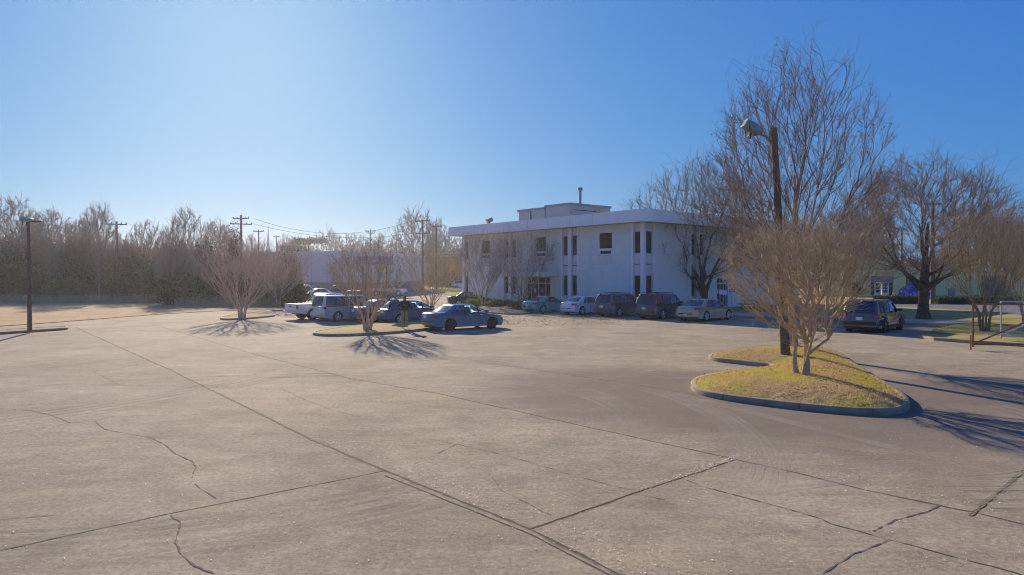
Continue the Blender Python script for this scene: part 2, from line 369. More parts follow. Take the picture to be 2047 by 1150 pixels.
# grass strip before the woods, roadside grass, lawns
def slab(name, pts, z, m):
    me = MB(); me.prism([(p.x, p.y) for p in pts], -.01, z); return struct(me.build(name, m))
slab('field', pg([(572,612),(540,618.5),(440,622),(330,628),(200,638),(100,646),(0,653),(-400,688)]) + [Vector((-110,60,0)), Vector((-110,120,0)), Vector((-70,120,0))] + pg([(500,586),(572,600)]), .035, M_field)
slab('roadside_grass', pg([(800,570),(925,570),(960,577),(960,590),(905,592),(850,583)]), .06, M_bright)
slab('lawn', pg([(1462,633),(1560,637),(1690,642),(1760,640),(1806,641),(1850,644),(1912,651),(1960,648),(2300,655),(2300,618),(1900,616),(1700,604),(1560,604),(1480,612),(1380,616)]), .13, M_lawn)
slab('east_lawn', pg([(1842,675),(1870,680),(1945,686),(2047,692),(2400,715),(2400,655),(1960,648),(1912,651),(1870,662)]), .12, M_lawn)
for nm, L in (('parking_kerb', [(1455,635),(1560,640),(1690,645),(1760,643)]), ('drive_kerb', [(1806,650),(1850,653),(1895,656)]),
              ('lawn_kerb', [(1840,676),(1870,681),(1945,687),(2047,693),(2400,716)])):
    me = MB()
    W = pg(L)
    for a, b in zip(W, W[1:]): me.bar(a+Vector((0,0,.07)), b+Vector((0,0,.07)), .17, .15)
    struct(me.build(nm, M_kerb))
slab('sidewalk', pg([(1440,628),(1560,631.5),(1690,636),(1690,641.5),(1560,637),(1440,633)]), .15, M_walk)
slab('entry_walk', pg([(1800,641),(1850,642.5),(1930,646),(1950,650),(1890,652),(1850,650),(1806,647)]), .16, M_walk)
M_asph = mat('road_asphalt', (.16,.155,.15), .9, var=.2, vs_=2, bump=.3)
slab('east_road', pg([(1700,606),(1860,611),(2300,614),(2300,640),(2047,634),(1960,625),(1880,619.5),(1700,612)]), .145, M_asph)
for (x0, y0, x1, y1) in [(1445,800,1448,790),(1597,820,1600,809),(1745,831,1738,819),(1700,723,1686,727),(1770,770,1755,772),(1480,707,1482,711)]:
    p = G(x0, y0); q = G(x1, y1, .15); dv = (Vector((q.x, q.y)) - Vector((p.x, p.y))).normalized(); near = min(ISL, key=lambda s: 1e9)
    # nearest point of the outline
    best = None
    for k in range(len(ISL)):
        s0, s1 = ISL[k], ISL[(k+1) % len(ISL)]; t_ = max(0, min(1, (p-s0).dot(s1-s0)/(s1-s0).length_squared)); r_ = s0.lerp(s1, t_)
        if best is None or (r_-p).length < best[0]: best = (r_, (r_-p).length)[::-1] + ((s1-s0).normalized(),)
    r_, tn = best[1], best[2]; nn = Vector((-tn.y, tn.x, 0)); cen = sum(ISL, Vector())/len(ISL)
    if nn.dot(cen-r_) < 0: nn = -nn
    me = MB(); w2 = .009
    a0, a1, a2 = r_-nn*.004, r_+nn*.024, r_+nn*.15
    V = []
    for pt, z in ((a0, 0), (a0, .122), (a1, .154), (a2, .154)): V += [(pt.x-tn.x*w2, pt.y-tn.y*w2, z), (pt.x+tn.x*w2, pt.y+tn.y*w2, z)]
    me.add(V, [(0,1,3,2),(2,3,5,4),(4,5,7,6)]); struct(me.build('kerb_joint', M_crack))
# scattered turf blades on the near island
rn = np.random.default_rng(5)
def blades(name, ob, n, h, cols, label, seed=1):
    me = ob.data; tri = [(p.vertices[:], p.area) for p in me.polygons]
    V = np.array([v.co[:] for v in me.vertices]); r = np.random.default_rng(seed)
    ar = np.array([t[1] for t in tri]); idx = r.choice(len(tri), n, p=ar/ar.sum()); T = np.array([t[0] for t in tri])[idx]
    u = r.random(n); v = r.random(n); sw = u+v > 1; u[sw] = 1-u[sw]; v[sw] = 1-v[sw]
    p = V[T[:,0]]*(1-u-v)[:,None] + V[T[:,1]]*u[:,None] + V[T[:,2]]*v[:,None]
    a = r.random(n)*6.283; hh = h*(.4+r.random(n)); wv = np.stack([np.cos(a), np.sin(a), 0*a], 1)*.006
    tip = p + np.stack([r.normal(0,.5,n)*hh, r.normal(0,.5,n)*hh, hh], 1)
    VV = np.stack([p-wv, p+wv, tip], 1).reshape(-1,3); Fq = np.arange(3*n).reshape(-1,3)
    o = rawmesh(name, VV, Fq, cols, smooth=False); tag(o, label, 'grass', kind='stuff'); return o
blades('grass', isl_o, 42000, .045, translucent(grass_mat('blade_mix', (.56,.38,.19), (.52,.38,.13), (.52,.47,.08), .55, 30), .55), 'short dormant tan grass growing on the kerbed islands')
# ---------------------------------------------------------------- office building
P1 = Vector((-5.2, 77.0)); FD = Vector((.63, -.777)).normalized(); FN = Vector((-FD.y*-1, 0)) # placeholder
FD = Vector((.630,-.777)).normalized(); RD = Vector((.777,.630)).normalized()      # left facade runs to the corner; right facade runs away
OUTL = -RD; OUTR = FD                                                                # outward normals
TC = 25.7; COR = P1 + FD*TC
def ft(x):
    u = (x-CX)/F; return (u*P1.y - P1.x)/(FD.x - u*FD.y)
def fz(x, y):
    t = ft(x); return H - (y-YH)*(P1 + FD*t).y/F
bld = thing('office_building', 'two storey pale grey office building with white fins and a wide white roof fascia', 'building', (COR.x, COR.y, 0))
B0 = Vector((COR.x, COR.y, 0))
M_blue = mat('painted_brick', (.78,.82,.73), .85, var=.09, vs_=.9, bump=.25, bs=40)
M_tan = mat('painted_brick_warm', (.86,.84,.76), .85, var=.06, vs_=6, bump=.25, bs=40)
M_white = mat('white_paint', (.90,.88,.86), .6, var=.03, vs_=2)
M_fas = mat('fascia_metal', (.90,.90,.86), .5, var=.04, vs_=1)
M_pan = mat('spandrel_panel', (.76,.71,.66), .6, var=.04)
M_glass = mat('window_glass', (.012,.020,.024), .12, spec=.06)
M_frame = mat('alu_frame', (.55,.56,.57), .4, metal=.6)
M_dark = mat('dark_trim', (.03,.03,.035), .6)
M_pent = mat('penthouse_metal', (.62,.56,.50), .6, var=.06, vs_=2)
def Lw(t, o, z): p = P1 + FD*t + OUTL*o; return Vector((p.x, p.y, z)) - B0     # left facade frame (t along, o outward)
def Rw(t, o, z): p = COR + RD*t + OUTR*o; return Vector((p.x, p.y, z)) - B0
def wbox(me, fn, t0, t1, o0, o1, z0, z1):
    v = [fn(t0,o0,z0),fn(t1,o0,z0),fn(t1,o1,z0),fn(t0,o1,z0),fn(t0,o0,z1),fn(t1,o0,z1),fn(t1,o1,z1),fn(t0,o1,z1)]
    me.add(v, [(0,3,2,1),(4,5,6,7),(0,1,5,4),(1,2,6,5),(2,3,7,6),(3,0,4,7)])
ZB, ZS, ZT = .0, 7.55, 8.55
RL = 25.5
holesL = []
def wall(fn, T0, T1, holes, m, th=.35):
    "wall of boxes leaving rectangular openings (t0,t1,z0,z1)"
    me = MB(); ts = sorted({T0, T1, *[h[0] for h in holes], *[h[1] for h in holes]})
    for a, b in zip(ts, ts[1:]):
        hs = sorted([(h[2], h[3]) for h in holes if h[0] <= a+1e-6 and h[1] >= b-1e-6]); z = ZB
        for z0, z1 in hs:
            if z0 > z + 1e-6: wbox(me, fn, a, b, -th, 0, z, z0)
            z = z1
        if z < ZS: wbox(me, fn, a, b, -th, 0, z, ZS)
    return me.build('wall', m, bld)
LZ = (1.22, 3.12, 4.96, 6.85)
def cluster(fn, tc_, hw=.98, wide=.24, fin=.10, sides=(-1,1), first=True):
    "two slot windows per floor between white fins; returns holes"
    hs = []
    for s in sides:
        a, b = sorted((tc_ + s*wide, tc_ + s*(hw)))
        hs.append((a, b))
        for z0, z1 in ((0.1,LZ[0]),(LZ[1],(LZ[1]+LZ[2])/2-.012),((LZ[1]+LZ[2])/2+.012,LZ[2]),(LZ[3],ZS)):
            me = MB(); wbox(me, fn, a+.03, b-.03, -.13, -.03, z0+.03, z1-.03); me.build('spandrel_panel', M_pan, bld)
        for z0, z1 in ((LZ[0],LZ[1]),(LZ[2],LZ[3])):
            g = MB(); wbox(g, fn, a+.05, b-.05, -.16, -.12, z0+.04, z1-.04); go = g.build('window', M_glass, bld)
            fr = MB(); wbox(fr, fn, a, b, -.14, -.05, z0-.02, z0+.04); wbox(fr, fn, a, b, -.14, -.05, z1-.04, z1+.02)
            wbox(fr, fn, a, a+.05, -.14, -.06, z0+.04, z1-.04); wbox(fr, fn, b-.05, b, -.14, -.06, z0+.04, z1-.04)
            fr.build('frame', M_frame, go)
        f = MB(); e = tc_ + s*(hw+fin/2+.06); wbox(f, fn, e-fin, e+fin, -.05, .12, 0.02, ZS); f.build('fin', M_white, bld)
    if wide > .2: f = MB(); wbox(f, fn, tc_-wide, tc_+wide, -.20, .12, 0.02, ZS); f.build('pilaster', M_white, bld)
    return [(a, b, ZB, ZS) for a, b in hs]
hL = cluster(Lw, ft(1020.5)) + cluster(Lw, ft(1140))
hL += cluster(Lw, -.35, sides=(1,))
hL += cluster(Lw, TC+.0, hw=1.02, wide=.18, sides=(-1,))
hR = []
hR += cluster(Rw, 0.0, hw=1.15, wide=.26*.7, sides=(1,))
f = MB(); wbox(f, Lw, TC-.18, TC+.13, -.18, .13, .02, ZS); f.build('pilaster', M_white, bld)
hR += cluster(Rw, 7.4); hR += cluster(Rw, 22.6)
# square upper windows with a white panel under them
def square(fn, t0, t1, zt, zm, zb, zp):
    g = MB(); wbox(g, fn, t0+.07, t1-.07, -.15, -.10, zm+.05, zt-.06); go = g.build('window', M_glass, bld)
    g2 = MB(); wbox(g2, fn, t0+.16, t1-.16, -.15, -.10, zb+.10, zm-.16); g2.build('pane', M_glass, go)
    fr = MB(); wbox(fr, fn, t0, t1, -.14, -.02, zt-.06, zt); wbox(fr, fn, t0, t0+.07, -.14, -.02, zm+.05, zt-.06); wbox(fr, fn, t1-.07, t1, -.14, -.02, zm+.05, zt-.06)
    wbox(fr, fn, t0, t1, -.14, -.02, zm-.16, zm+.05); wbox(fr, fn, t0, t0+.16, -.14, -.03, zb+.10, zm-.16); wbox(fr, fn, t1-.16, t1, -.14, -.03, zb+.10, zm-.16)
    wbox(fr, fn, t0, t1, -.14, -.02, zb, zb+.10); fr.build('frame', M_white, go)
    p_ = MB(); wbox(p_, fn, t0+.02, t1-.02, -.12, -.02, zp, zb-.02); p_.build('panel', M_pan, bld)
    return (t0, t1, zp, zt)
sq = (fz(1209,464.5), fz(1209,498), fz(1209,510), fz(1209,530))
hL.append(square(Lw, ft(1196.5), ft(1224), *sq))
hL.append(square(Lw, ft(962), ft(979.5), *sq))
hL.append(square(Lw, ft(1070), ft(1092), *sq))
hR.append(square(Rw, 14.5, 16.3, *sq))
# left entrance under a sloped canopy
e0, e1 = ft(1051), ft(1100); ZD = 3.0
hL.append((e0, e1, ZB, ZD))
def entrance(fn, a, b, zd, zt, dz=2.3):
    g = MB(); wbox(g, fn, a+.03, b-.03, -.30, -.26, .2, zd-.05); go = g.build('door_glazing', M_glass, bld)
    fr = MB(); w_ = b-a; xs = [a, a+w_*.17, a+w_*.46, a+w_*.75, b-.06]
    for x in xs: wbox(fr, fn, x, x+.07, -.27, -.20, .15, zd)
    wbox(fr, fn, a, b, -.28, -.19, dz, dz+.09); wbox(fr, fn, a, b, -.28, -.19, zd-.09, zd); wbox(fr, fn, a, b, -.28, -.19, .12, .25)
    fr.build('frame', M_white, go)
    n = MB(); wbox(n, fn, a+w_*.28, a+w_*.36, -.255, -.25, 1.4, 1.85); wbox(n, fn, a+w_*.58, a+w_*.64, -.255, -.25, 1.45, 1.8); n.build('notice', M_white, go)
entrance(Lw, e0, e1, ZD, 3)
wall(Lw, -.6, TC, hL, M_blue)
hR.append((10.4, 12.2, ZB, 2.9))
entrance(Rw, 10.4, 12.2, 2.9, 3)
wall(Rw, 0.0, RL, hR, M_tan)
cn = MB(); c0, c1 = ft(1036), ft(1117)
V = [Lw(c0,.02,3.75),Lw(c1,.02,3.75),Lw(c1,1.8,3.36),Lw(c0,1.8,3.36),Lw(c0,.02,3.05),Lw(c1,.02,3.05),Lw(c1,1.8,3.05),Lw(c0,1.8,3.05)]
cn.add(V, [(0,1,2,3),(4,7,6,5),(0,4,5,1),(1,5,6,2),(2,6,7,3),(3,7,4,0)]); can = cn.build('entrance_canopy', M_pan, bld)
cf = MB(); wbox(cf, Lw, c0-.03, c1+.03, 1.802, 1.86, 3.02, 3.38); cf.build('fascia', M_white, can)
s_ = MB(); wbox(s_, Lw, ft(1102), ft(1106), .02, .05, 1.5, 2.2); s_.build('wall_plaque', M_white, bld)
s_ = MB(); wbox(s_, Rw, 12.6, 13.8, .02, .05, 1.5, 2.3); s_.build('wall_plaque', M_white, bld)
# back walls + roof slab
bk = MB(); pA = Lw(-.6,-.35,0); dpt = 24
q = [Lw(-.25,-.35,0), Lw(-.25,-dpt,0), Rw(RL-.3,-12,0), Rw(RL-.3,-.35,0)]
for a, b in zip(q, q[1:]): bk.bar(a+Vector((0,0,ZS/2)), b+Vector((0,0,ZS/2)), .3, ZS)
bk.build('rear_wall', M_tan, bld)
# fascia band with a rounded corner
def fascia_path(o):
    pts = [Lw(-1.6,-14,0), Lw(-1.6, o,0), Lw(-1.0, o,0)]
    pts = [P1 + FD*(-1.6) - OUTL*14, P1 + FD*(-1.6) + OUTL*o]
    cc = COR + OUTL*.05 + OUTR*.05 ; R = o-.05
    a0 = math.atan2(OUTL.y, OUTL.x); a1 = math.atan2(OUTR.y, OUTR.x)
    if a1 < a0: a1 += 2*math.pi
    for k in range(13):
        a = a0 + (a1-a0)*k/12; pts.append(cc + Vector((math.cos(a), math.sin(a)))*R)
    pts += [COR + RD*(RL+1) + OUTR*o, COR + RD*(RL+1) - OUTR*14]
    return pts
fo, fi = fascia_path(1.25), fascia_path(1.05)
me = MB(); V = []; n = len(fo)
for z in (ZS-.02, ZT):
    V += [(p.x-B0.x, p.y-B0.y, z) for p in fo]; V += [(p.x-B0.x, p.y-B0.y, z) for p in fi]
Fc = []
for i in range(n-1): Fc += [(i,i+1,2*n+i+1,2*n+i),(n+i,3*n+i,3*n+i+1,n+i+1),(2*n+i,2*n+i+1,3*n+i+1,3*n+i),(i,n+i,n+i+1,i+1)]
me.add(V, Fc); fas = me.build('roof_fascia', M_fas, bld, smooth=30)
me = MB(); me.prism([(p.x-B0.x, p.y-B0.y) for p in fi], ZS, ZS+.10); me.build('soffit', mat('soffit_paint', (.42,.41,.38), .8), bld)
me = MB(); me.prism([(p.x-B0.x, p.y-B0.y) for p in fascia_path(.9)], ZT-.45, ZT-.25); me.build('roof', mat('roof_gravel', (.3,.3,.3), .95), bld)
me = MB()
for i, (a, b) in enumerate(((1.0,0),)): pass
for t in [x*2.95+.4 for x in range(9)]:
    wbox(me, Lw, t, t+.015, 1.25, 1.258, ZS, ZT)
me.build('fascia_seam', mat('seam_grey', (.45,.45,.5), .6), fas)
# penthouse + flue
pc = P(1138.5,405,73.5); PH0 = Vector((pc.x, pc.y))
def Pw(t, o, z): p = PH0 - FD*t + RD*o; return Vector((p.x, p.y, z)) - B0
def pbox(me, a, b, c, d, z0, z1): wbox(me, lambda t,o,z: Pw(t,o,z), a, b, c, d, z0, z1)
me = MB(); pbox(me, 0, 3.9, 0, 6.4, 8.2, 10.72); pbox(me, 3.9, 8.9, .25, 6.4, 8.2, 10.6); pen = me.build('penthouse', M_pent, bld)
me = MB(); pbox(me, -.12, 4.0, -.12, 6.5, 10.72, 10.95); pbox(me, 4.0, 9.0, .12, 6.5, 10.6, 10.82); me.build('coping', mat('coping_metal', (.30,.33,.38), .5), pen)
me = MB(); pbox(me, 3.88, 3.95, -.04, 0.02, 8.3, 10.7); pbox(me, 6.6, 6.72, .18, .25, 8.3, 10.55); pbox(me, -.03, 0, .6, 6.2, 10.18, 10.26); me.build('panel_seam', M_dark, pen)
me = MB(); pbox(me, 0, 3, 6.4, 8.6, 8.2, 9.9); me.build('rooftop_plenum', M_pent, bld)
fl = P(1160,373,77.5) - B0
me = MB(); me.tube([(fl.x,fl.y,8.2),(fl.x,fl.y,12.9)], .14, 12); pipe = me.build('flue_pipe', mat('flue_metal', (.16,.19,.23), .4, metal=.5), bld, smooth=40)
me = MB(); me.tube([(fl.x,fl.y,12.75),(fl.x,fl.y,12.78),(fl.x,fl.y,13.05),(fl.x,fl.y,13.12)], [.2,.27,.27,.1], 12); me.build('rain_cap', mat('flue_metal',(0,0,0)), pipe, smooth=40)
# rooftop floodlights
def floodlight(x, y, d, s, rz, label):
    p = P(x, y, d); t = thing('floodlight', label, 'floodlight', (p.x, p.y, ZT), rz, 'rooftop floodlights'); h = p.z-ZT
    me = MB(); me.tube([(0,0,-.02),(0,0,h-.1)], .04, 6); me.build('post', M_dark, t)
    bm = MB(); a = math.radians(28)
    def R(v): return (v[0]*math.cos(a)-v[2]*math.sin(a), v[1], h + v[0]*math.sin(a)+v[2]*math.cos(a))
    q = [(-s*.5,-s*.38,-s*.36),(-s*.5,s*.38,-s*.36),(-s*.5,s*.38,s*.36),(-s*.5,-s*.38,s*.36),(s*.35,-s*.3,-s*.28),(s*.35,s*.3,-s*.28),(s*.35,s*.3,s*.28),(s*.35,-s*.3,s*.28)]
    bm.add([R(v) for v in q], [(0,1,2,3),(4,7,6,5),(0,4,5,1),(1,5,6,2),(2,6,7,3),(3,7,4,0)]); bm.build('housing', mat('lamp_housing', (.34,.28,.22), .5), t)
    g = MB(); g.add([R((-s*.51,-s*.33,-s*.31)),R((-s*.51,s*.33,-s*.31)),R((-s*.51,s*.33,s*.31)),R((-s*.51,-s*.33,s*.31))], [(0,1,2,3)]); g.build('lens', mat('lamp_lens', (.35,.35,.34), .2), t)
floodlight(979.5,440,72.6,.72, .4, 'boxy floodlight on the left part of the office roof edge')
floodlight(1196,417.5,60.7,.78, 2.4, 'boxy floodlight on the office roof edge right of the flue')
# ---------------------------------------------------------------- other buildings
def boxb(name, label, front_l, front_r, depth, z1, m):
    a = Vector(front_l[:2]); b = Vector(front_r[:2]); t = thing(name, label, 'building', (a.x, a.y, 0), math.atan2(b.y-a.y, b.x-a.x)); return t, (b-a).length
wl, wr = P(500,590,112), P(748,590,109)
wb, Lb = boxb('warehouse', 'long low windowless pale grey building with a dark base behind the parked cars', wl, wr, 30, 6.8, None)
M_wh = mat('warehouse_wall', (.72,.68,.66), .8, var=.05, vs_=.5)
me = MB(); me.box(0,Lb,0,30,2.0,6.75); me.build('wall', M_wh, wb)
me = MB(); me.box(0.02,Lb-.02,.04,29.9,0,2.0); me.build('base_wall', mat('base_dark', (.30,.26,.23), .9, var=.15), wb)
me = MB(); me.box(-.15,Lb+.15,-.15,30.1,6.75,7.0); me.build('roof_edge', mat('pale_metal', (.7,.7,.72), .5), wb)
me = MB()
for k in range(1,8): me.box(Lb*k/8,Lb*k/8+.06,-.02,.0,2.0,6.75)
me.build('panel_joint', mat('joint_grey', (.35,.38,.44), .8), wb)
# far shop of brick with an orange panel
sa, sb = P(852,560,190), P(935,560,182)
shop, Ls = boxb('brick_shop', 'far red brick shop with white roof lines beside the office building', sa, sb, 20, 9, None)
M_br = mat('brick_wall', (.40,.18,.12), .9, var=.2, vs_=3)
me = MB(); me.box(0,Ls,0,18,0,9.0); me.build('wall', M_br, shop)
me = MB(); me.box(-.2,Ls+.2,-.25,18.2,9.0,9.35); me.box(1.5,Ls*.75,-.28,-.02,8.3,8.55); me.build('roof_trim', M_white, shop)
me = MB()
for k in range(4): me.box(1+k*2.6,2.8+k*2.6,-.06,.0,.6,3.0)
me.build('window', M_glass, shop)
osg = P(903,536,175); t = thing('shop_sign', 'small orange sign panel on a post in front of the far brick shop', 'sign', (osg.x, osg.y, 0))
me = MB(); me.prism([(-1.0,0),(.7,0),(.7,.3),(-1.0,.3)], 4.0, 8.0); 
me = MB(); me.add([(-1,0,3.6),(.4,0,4.4),(1.3,0,5.6),(.9,0,6.9),(-1,0,8.0),(-1,.3,3.6),(.4,.3,4.4),(1.3,.3,5.6),(.9,.3,6.9),(-1,.3,8.0)], [(0,1,2,3,4),(9,8,7,6,5),(0,5,6,1),(1,6,7,2),(2,7,8,3),(3,8,9,4),(4,9,5,0)])
me.build('panel', mat('orange_sign', (.85,.36,.03), .5, var=.15), t); me = MB(); me.tube([(-.6,.15,0),(-.6,.15,3.6)], .12, 8); me.build('post', M_dark, t)
# blue pole sign
ps = P(749,520,104); t = thing('pole_sign', 'wide blue sign board with white lettering raised behind the median tree', 'sign', (ps.x, ps.y, 0), math.radians(2))
me = MB(); me.box(-2.75,2.75,-.12,.12,4.75,6.0); bd = me.build('board', mat('sign_blue', (.20,.22,.50), .5, var=.1), t)
rr = random.Random(4); me = MB()
x = -2.2
while x < 2.2:
    if abs(x-.25) > .22:
        hh = rr.choice((.32,.34,.55)); w_ = rr.uniform(.12,.2); me.box(x,x+.045,-.135,-.121,5.1,5.1+hh)
        if rr.random() < .6: me.box(x+.05,x+w_,-.135,-.121,5.1+hh*.45,5.1+hh*.6)
        if rr.random() < .5: me.box(x+w_,x+w_+.04,-.135,-.121,5.1,5.1+hh*.6)
    x += .27
me.build('lettering', mat('sign_letter', (.85,.86,.9), .5), bd)
me = MB(); me.tube([(-1.8,0,0),(-1.8,0,4.75)], .12, 8); me.build('post', M_dark, t); me = MB(); me.tube([(1.8,0,0),(1.8,0,4.75)], .12, 8); me.build('post', M_dark, t)
# yellow workshop on the right: tall part, low part, green-grey shed
M_yel = mat('yellow_stucco', (.92,.76,.32), .9, var=.07, vs_=2, bump=.2)
M_ygr = mat('yellow_green_cladding', (.90,.80,.36), .7, var=.05, vs_=1)
y0, y1, y2 = P(1640,592,104), P(1797,592,104), P(1868,592,104)
yb = thing('yellow_building', 'yellow stucco building with a tall block, white double doors and barred windows', 'building', (y0.x, y0.y, 0))
W1 = y1.x-y0.x; W2 = y2.x-y0.x
def YX(x): return (x-CX)/F*104 - y0.x
def YZ(y): return H-(y-YH)*104/F
holes = [(YX(1741),YX(1786),0,YZ(552)), (YX(1812),YX(1828),YZ(576),YZ(554)), (YX(1845),YX(1856),YZ(576),YZ(554)), (YX(1703),YX(1720),YZ(588),YZ(566))]
me = MB(); ts = sorted({0, W1, W2, *[h[0] for h in holes], *[h[1] for h in holes]})
for a, b in zip(ts, ts[1:]):
    z = 0; top = YZ(491) if b <= W1+1e-4 else YZ(534)
    for h in holes:
        if h[0] <= a+1e-6 and h[1] >= b-1e-6:
            if h[2] > z: me.box(a,b,0,.4,z,h[2])
            z = h[3]
    me.box(a,b,0,.4,z,top)
me.box(W1-.4,W1,.4,16,0,YZ(491)); me.box(W2-.4,W2,.4,16,0,YZ(534)); me.build('wall', M_yel, yb)
me = MB(); me.box(-.2,W1+.15,-.12,16.2,YZ(491),YZ(491)+.3); me.box(W1+.15,W2+.1,-.1,16.2,YZ(534),YZ(534)+.22); me.build('roof', mat('stone_cap', (.46,.42,.34), .8, var=.15, vs_=2), yb)
ch = MB(); ch.box(YX(1786),YX(1812),5,7,YZ(505),YZ(486)); ch.build('chimney', M_yel, yb)
me = MB(); me.box(YX(1741),YX(1786),-.05,.35,YZ(565.5),YZ(552)); me.build('lintel', mat('lintel_grey', (.30,.30,.29), .8), yb)
for a, b in ((1741.5,1748.5),(1778,1785.5)):
    me = MB(); me.box(YX(a),YX(b),.12,.16,.05,YZ(565.5)); me.build('shutter', mat('black_shutter', (.025,.027,.03), .5), yb)
for a, b in ((1748.5,1762),(1763.5,1777.5)):
    me = MB(); me.box(YX(a),YX(b),.10,.16,.05,YZ(565.5)-.03); d = me.build('door', M_white, yb)
    for zz in range(3):
        for xx in range(3 if a > 1760 else 1):
            g = MB(); wd = (YX(b)-YX(a)); n_ = 3 if a > 1760 else 1
            g.box(YX(a)+wd*(.18+.64*xx/n_)+.02, YX(a)+wd*(.18+.64*(xx+1)/n_)-.03, .085,.10, .5+zz*.5, .92+zz*.5); g.build('pane', M_glass, d)
for h in holes[1:]:
    me = MB(); me.box(h[0],h[1],.2,.25,h[2],h[3]); wo_ = me.build('window', mat('pale_blind', (.28,.30,.32), .4) if h[0] > W1 else M_glass, yb)
    me = MB()
    for k in range(1,5): x = h[0]+(h[1]-h[0])*k/5; me.box(x-.02,x+.02,.05,.1,h[2],h[3])
    me.box(h[0]-.06,h[0],-.03,.2,h[2],h[3]); me.box(h[1],h[1]+.06,-.03,.2,h[2],h[3]); me.box(h[0]-.06,h[1]+.06,-.03,.2,h[3],h[3]+.08); me.build('frame', M_dark, wo_)
s0, s1 = P(1868.5,592,104.3), P(2300,592,112)
sh = thing('metal_shed', 'long yellow green metal shed with a wide dark doorway behind the hedge', 'building', (s0.x, s0.y, 0), math.atan2(s1.y-s0.y, s1.x-s0.x)); LS = (s1-s0).to_2d().length
def SX(x):
    u=(x-CX)/F; dx, dy = (s1-s0).to_2d().normalized(); return (u*s0.y - s0.x)/(dx - u*dy)
me = MB(); a, b = SX(1961), SX(2014); zt = YZ(545)
me.box(0,a,0,.3,0,zt); me.box(b,LS,0,.3,0,zt); me.box(a,b,0,.3,3.0,zt); me.box(0,.3,.3,15,0,zt); me.build('wall', M_ygr, sh)
me = MB(); k = .15
while k < LS:
    if not (a-.1 < k < b+.1): me.box(k,k+.04,-.035,.0,0.05,zt-.02)
    k += .45
me.build('cladding_rib', mat('rib_paint', (.66,.58,.28), .7), sh)
me = MB(); me.box(a,b,.35,.4,0,3.0); me.build('doorway_shade_sheet', mat('doorway_shade', (.12,.12,.15), .7, var=.1), sh)  # dark sheet standing in for the shade inside the open doorway
me = MB(); me.box(SX(1895),SX(1908.5),-.05,-.04+.03,0.05,YZ(577)); me.build('door', mat('shed_door', (.30,.31,.27), .6), sh)
me = MB(); me.box(-.1,LS,-.3,15,zt,zt+.16); me.build('roof', mat('shed_roof', (.40,.40,.36), .5), sh)
# ---------------------------------------------------------------- poles
M_wood = mat('creosote_wood', (.15,.10,.07), .95, var=.35, vs_=6, bump=.5, bs=30)
M_green = mat('mossy_wood', (.15,.15,.06), .95, var=.3)
def light_pole(base, top, label, r0, r1, head, arm, name='lamp_pole', hs=.6, arm2=None):
    t = thing(name, label, 'lamp pole', base, 0); v = Vector(top)-Vector(base)
    me = MB(); me.tube([v*(k/6) for k in range(7)], [r0+(r1-r0)*k/6 for k in range(7)], 10); me.build('pole', M_wood, t, smooth=40)
    if arm:
        me = MB(); me.tube([v*.97-Vector((0,0,.35)), v*.97+Vector((arm*.35,0,-.02)), v*.97+Vector((arm*.7,0,.06)), v*.97+Vector((arm,0,.0))], .035, 8); me.build('arm', mat('arm_steel', (.25,.26,.28), .5, metal=.5), t, smooth=60)
    if arm2:
        me = MB(); me.tube([v*.975, v*.975+Vector((arm2,0,-.02))], .04, 6); me.build('crossbar', M_dark, t)
    c = v*.97+Vector((head[0],0,head[1])); s = hs; a = math.radians(head[2])
    def R(x,y,z): return c + Vector((x*math.cos(a)-z*math.sin(a), y, x*math.sin(a)+z*math.cos(a)))
    me = MB(); V = []
    for (x, hy, hz) in ((-s*.56,s*.36,s*.21),(-s*.15,s*.36,s*.24),(s*.25,s*.33,s*.22),(s*.50,s*.27,s*.17),(s*.58,s*.15,s*.08)):
        V += [R(x,-hy,-hz*.8),R(x,-hy*.8,-hz),R(x,hy*.8,-hz),R(x,hy,-hz*.8),R(x,hy,hz*.8),R(x,hy*.8,hz),R(x,-hy*.8,hz),R(x,-hy,hz*.8)]
    Fc = [tuple(range(8)), tuple(range(32,40))]
    for i in range(4):
        for k in range(8): Fc.append((i*8+k,i*8+(k+1)%8,i*8+8+(k+1)%8,i*8+8+k))
    me.add(V, Fc); me.build('lamp_head', mat('lamp_alu', (.26,.31,.33), .45, metal=.3, var=.25, vs_=4), t, smooth=40)
    g = MB(); g.add([R(-s*.57,-s*.3,-s*.17),R(-s*.57,s*.3,-s*.17),R(-s*.57,s*.3,s*.17),R(-s*.57,-s*.3,s*.17)], [(0,1,2,3)]); g.build('lens', mat('lamp_lens',(0,0,0)), t)
    g = MB()
    for yy in (-s*.38, s*.38): g.bar(R(-s*.3,yy,-s*.1), R(-s*.3,yy,-s*.1)+Vector((0,0,-s*.55)), .03)
    g.bar(R(-s*.3,-s*.39,-s*.1)+Vector((0,0,-s*.55)), R(-s*.3,s*.39,-s*.1)+Vector((0,0,-s*.55)), .04); g.bar(R(0,0,-s*.3), R(0,0,-s*.3)+Vector((0,0,-s*.35)), .07); g.build('bracket', M_dark, t)
    return t
b = G(1570.5,719,.15); b.z = .15; d = b.y; tp = P(1547,258,d)
lp = light_pole(b, tp, 'leaning dark wooden lamp pole rising from the near island with one floodlight', .17, .105, (-.75,.28,-30), -.78, hs=.62)
me = MB(); v = tp-b; me.tube([v*.9, v*1.004], [.112,.110], 10); me.build('mossy_top', M_green, lp, smooth=40)
b = G(59.5,661,.13); tp = P(56.5,437,b.y)
light_pole(b, tp, 'straight wooden lamp pole on the long narrow island at the left edge', .115, .075, (-.05,.12,-6), 0, hs=.48, arm2=.7)
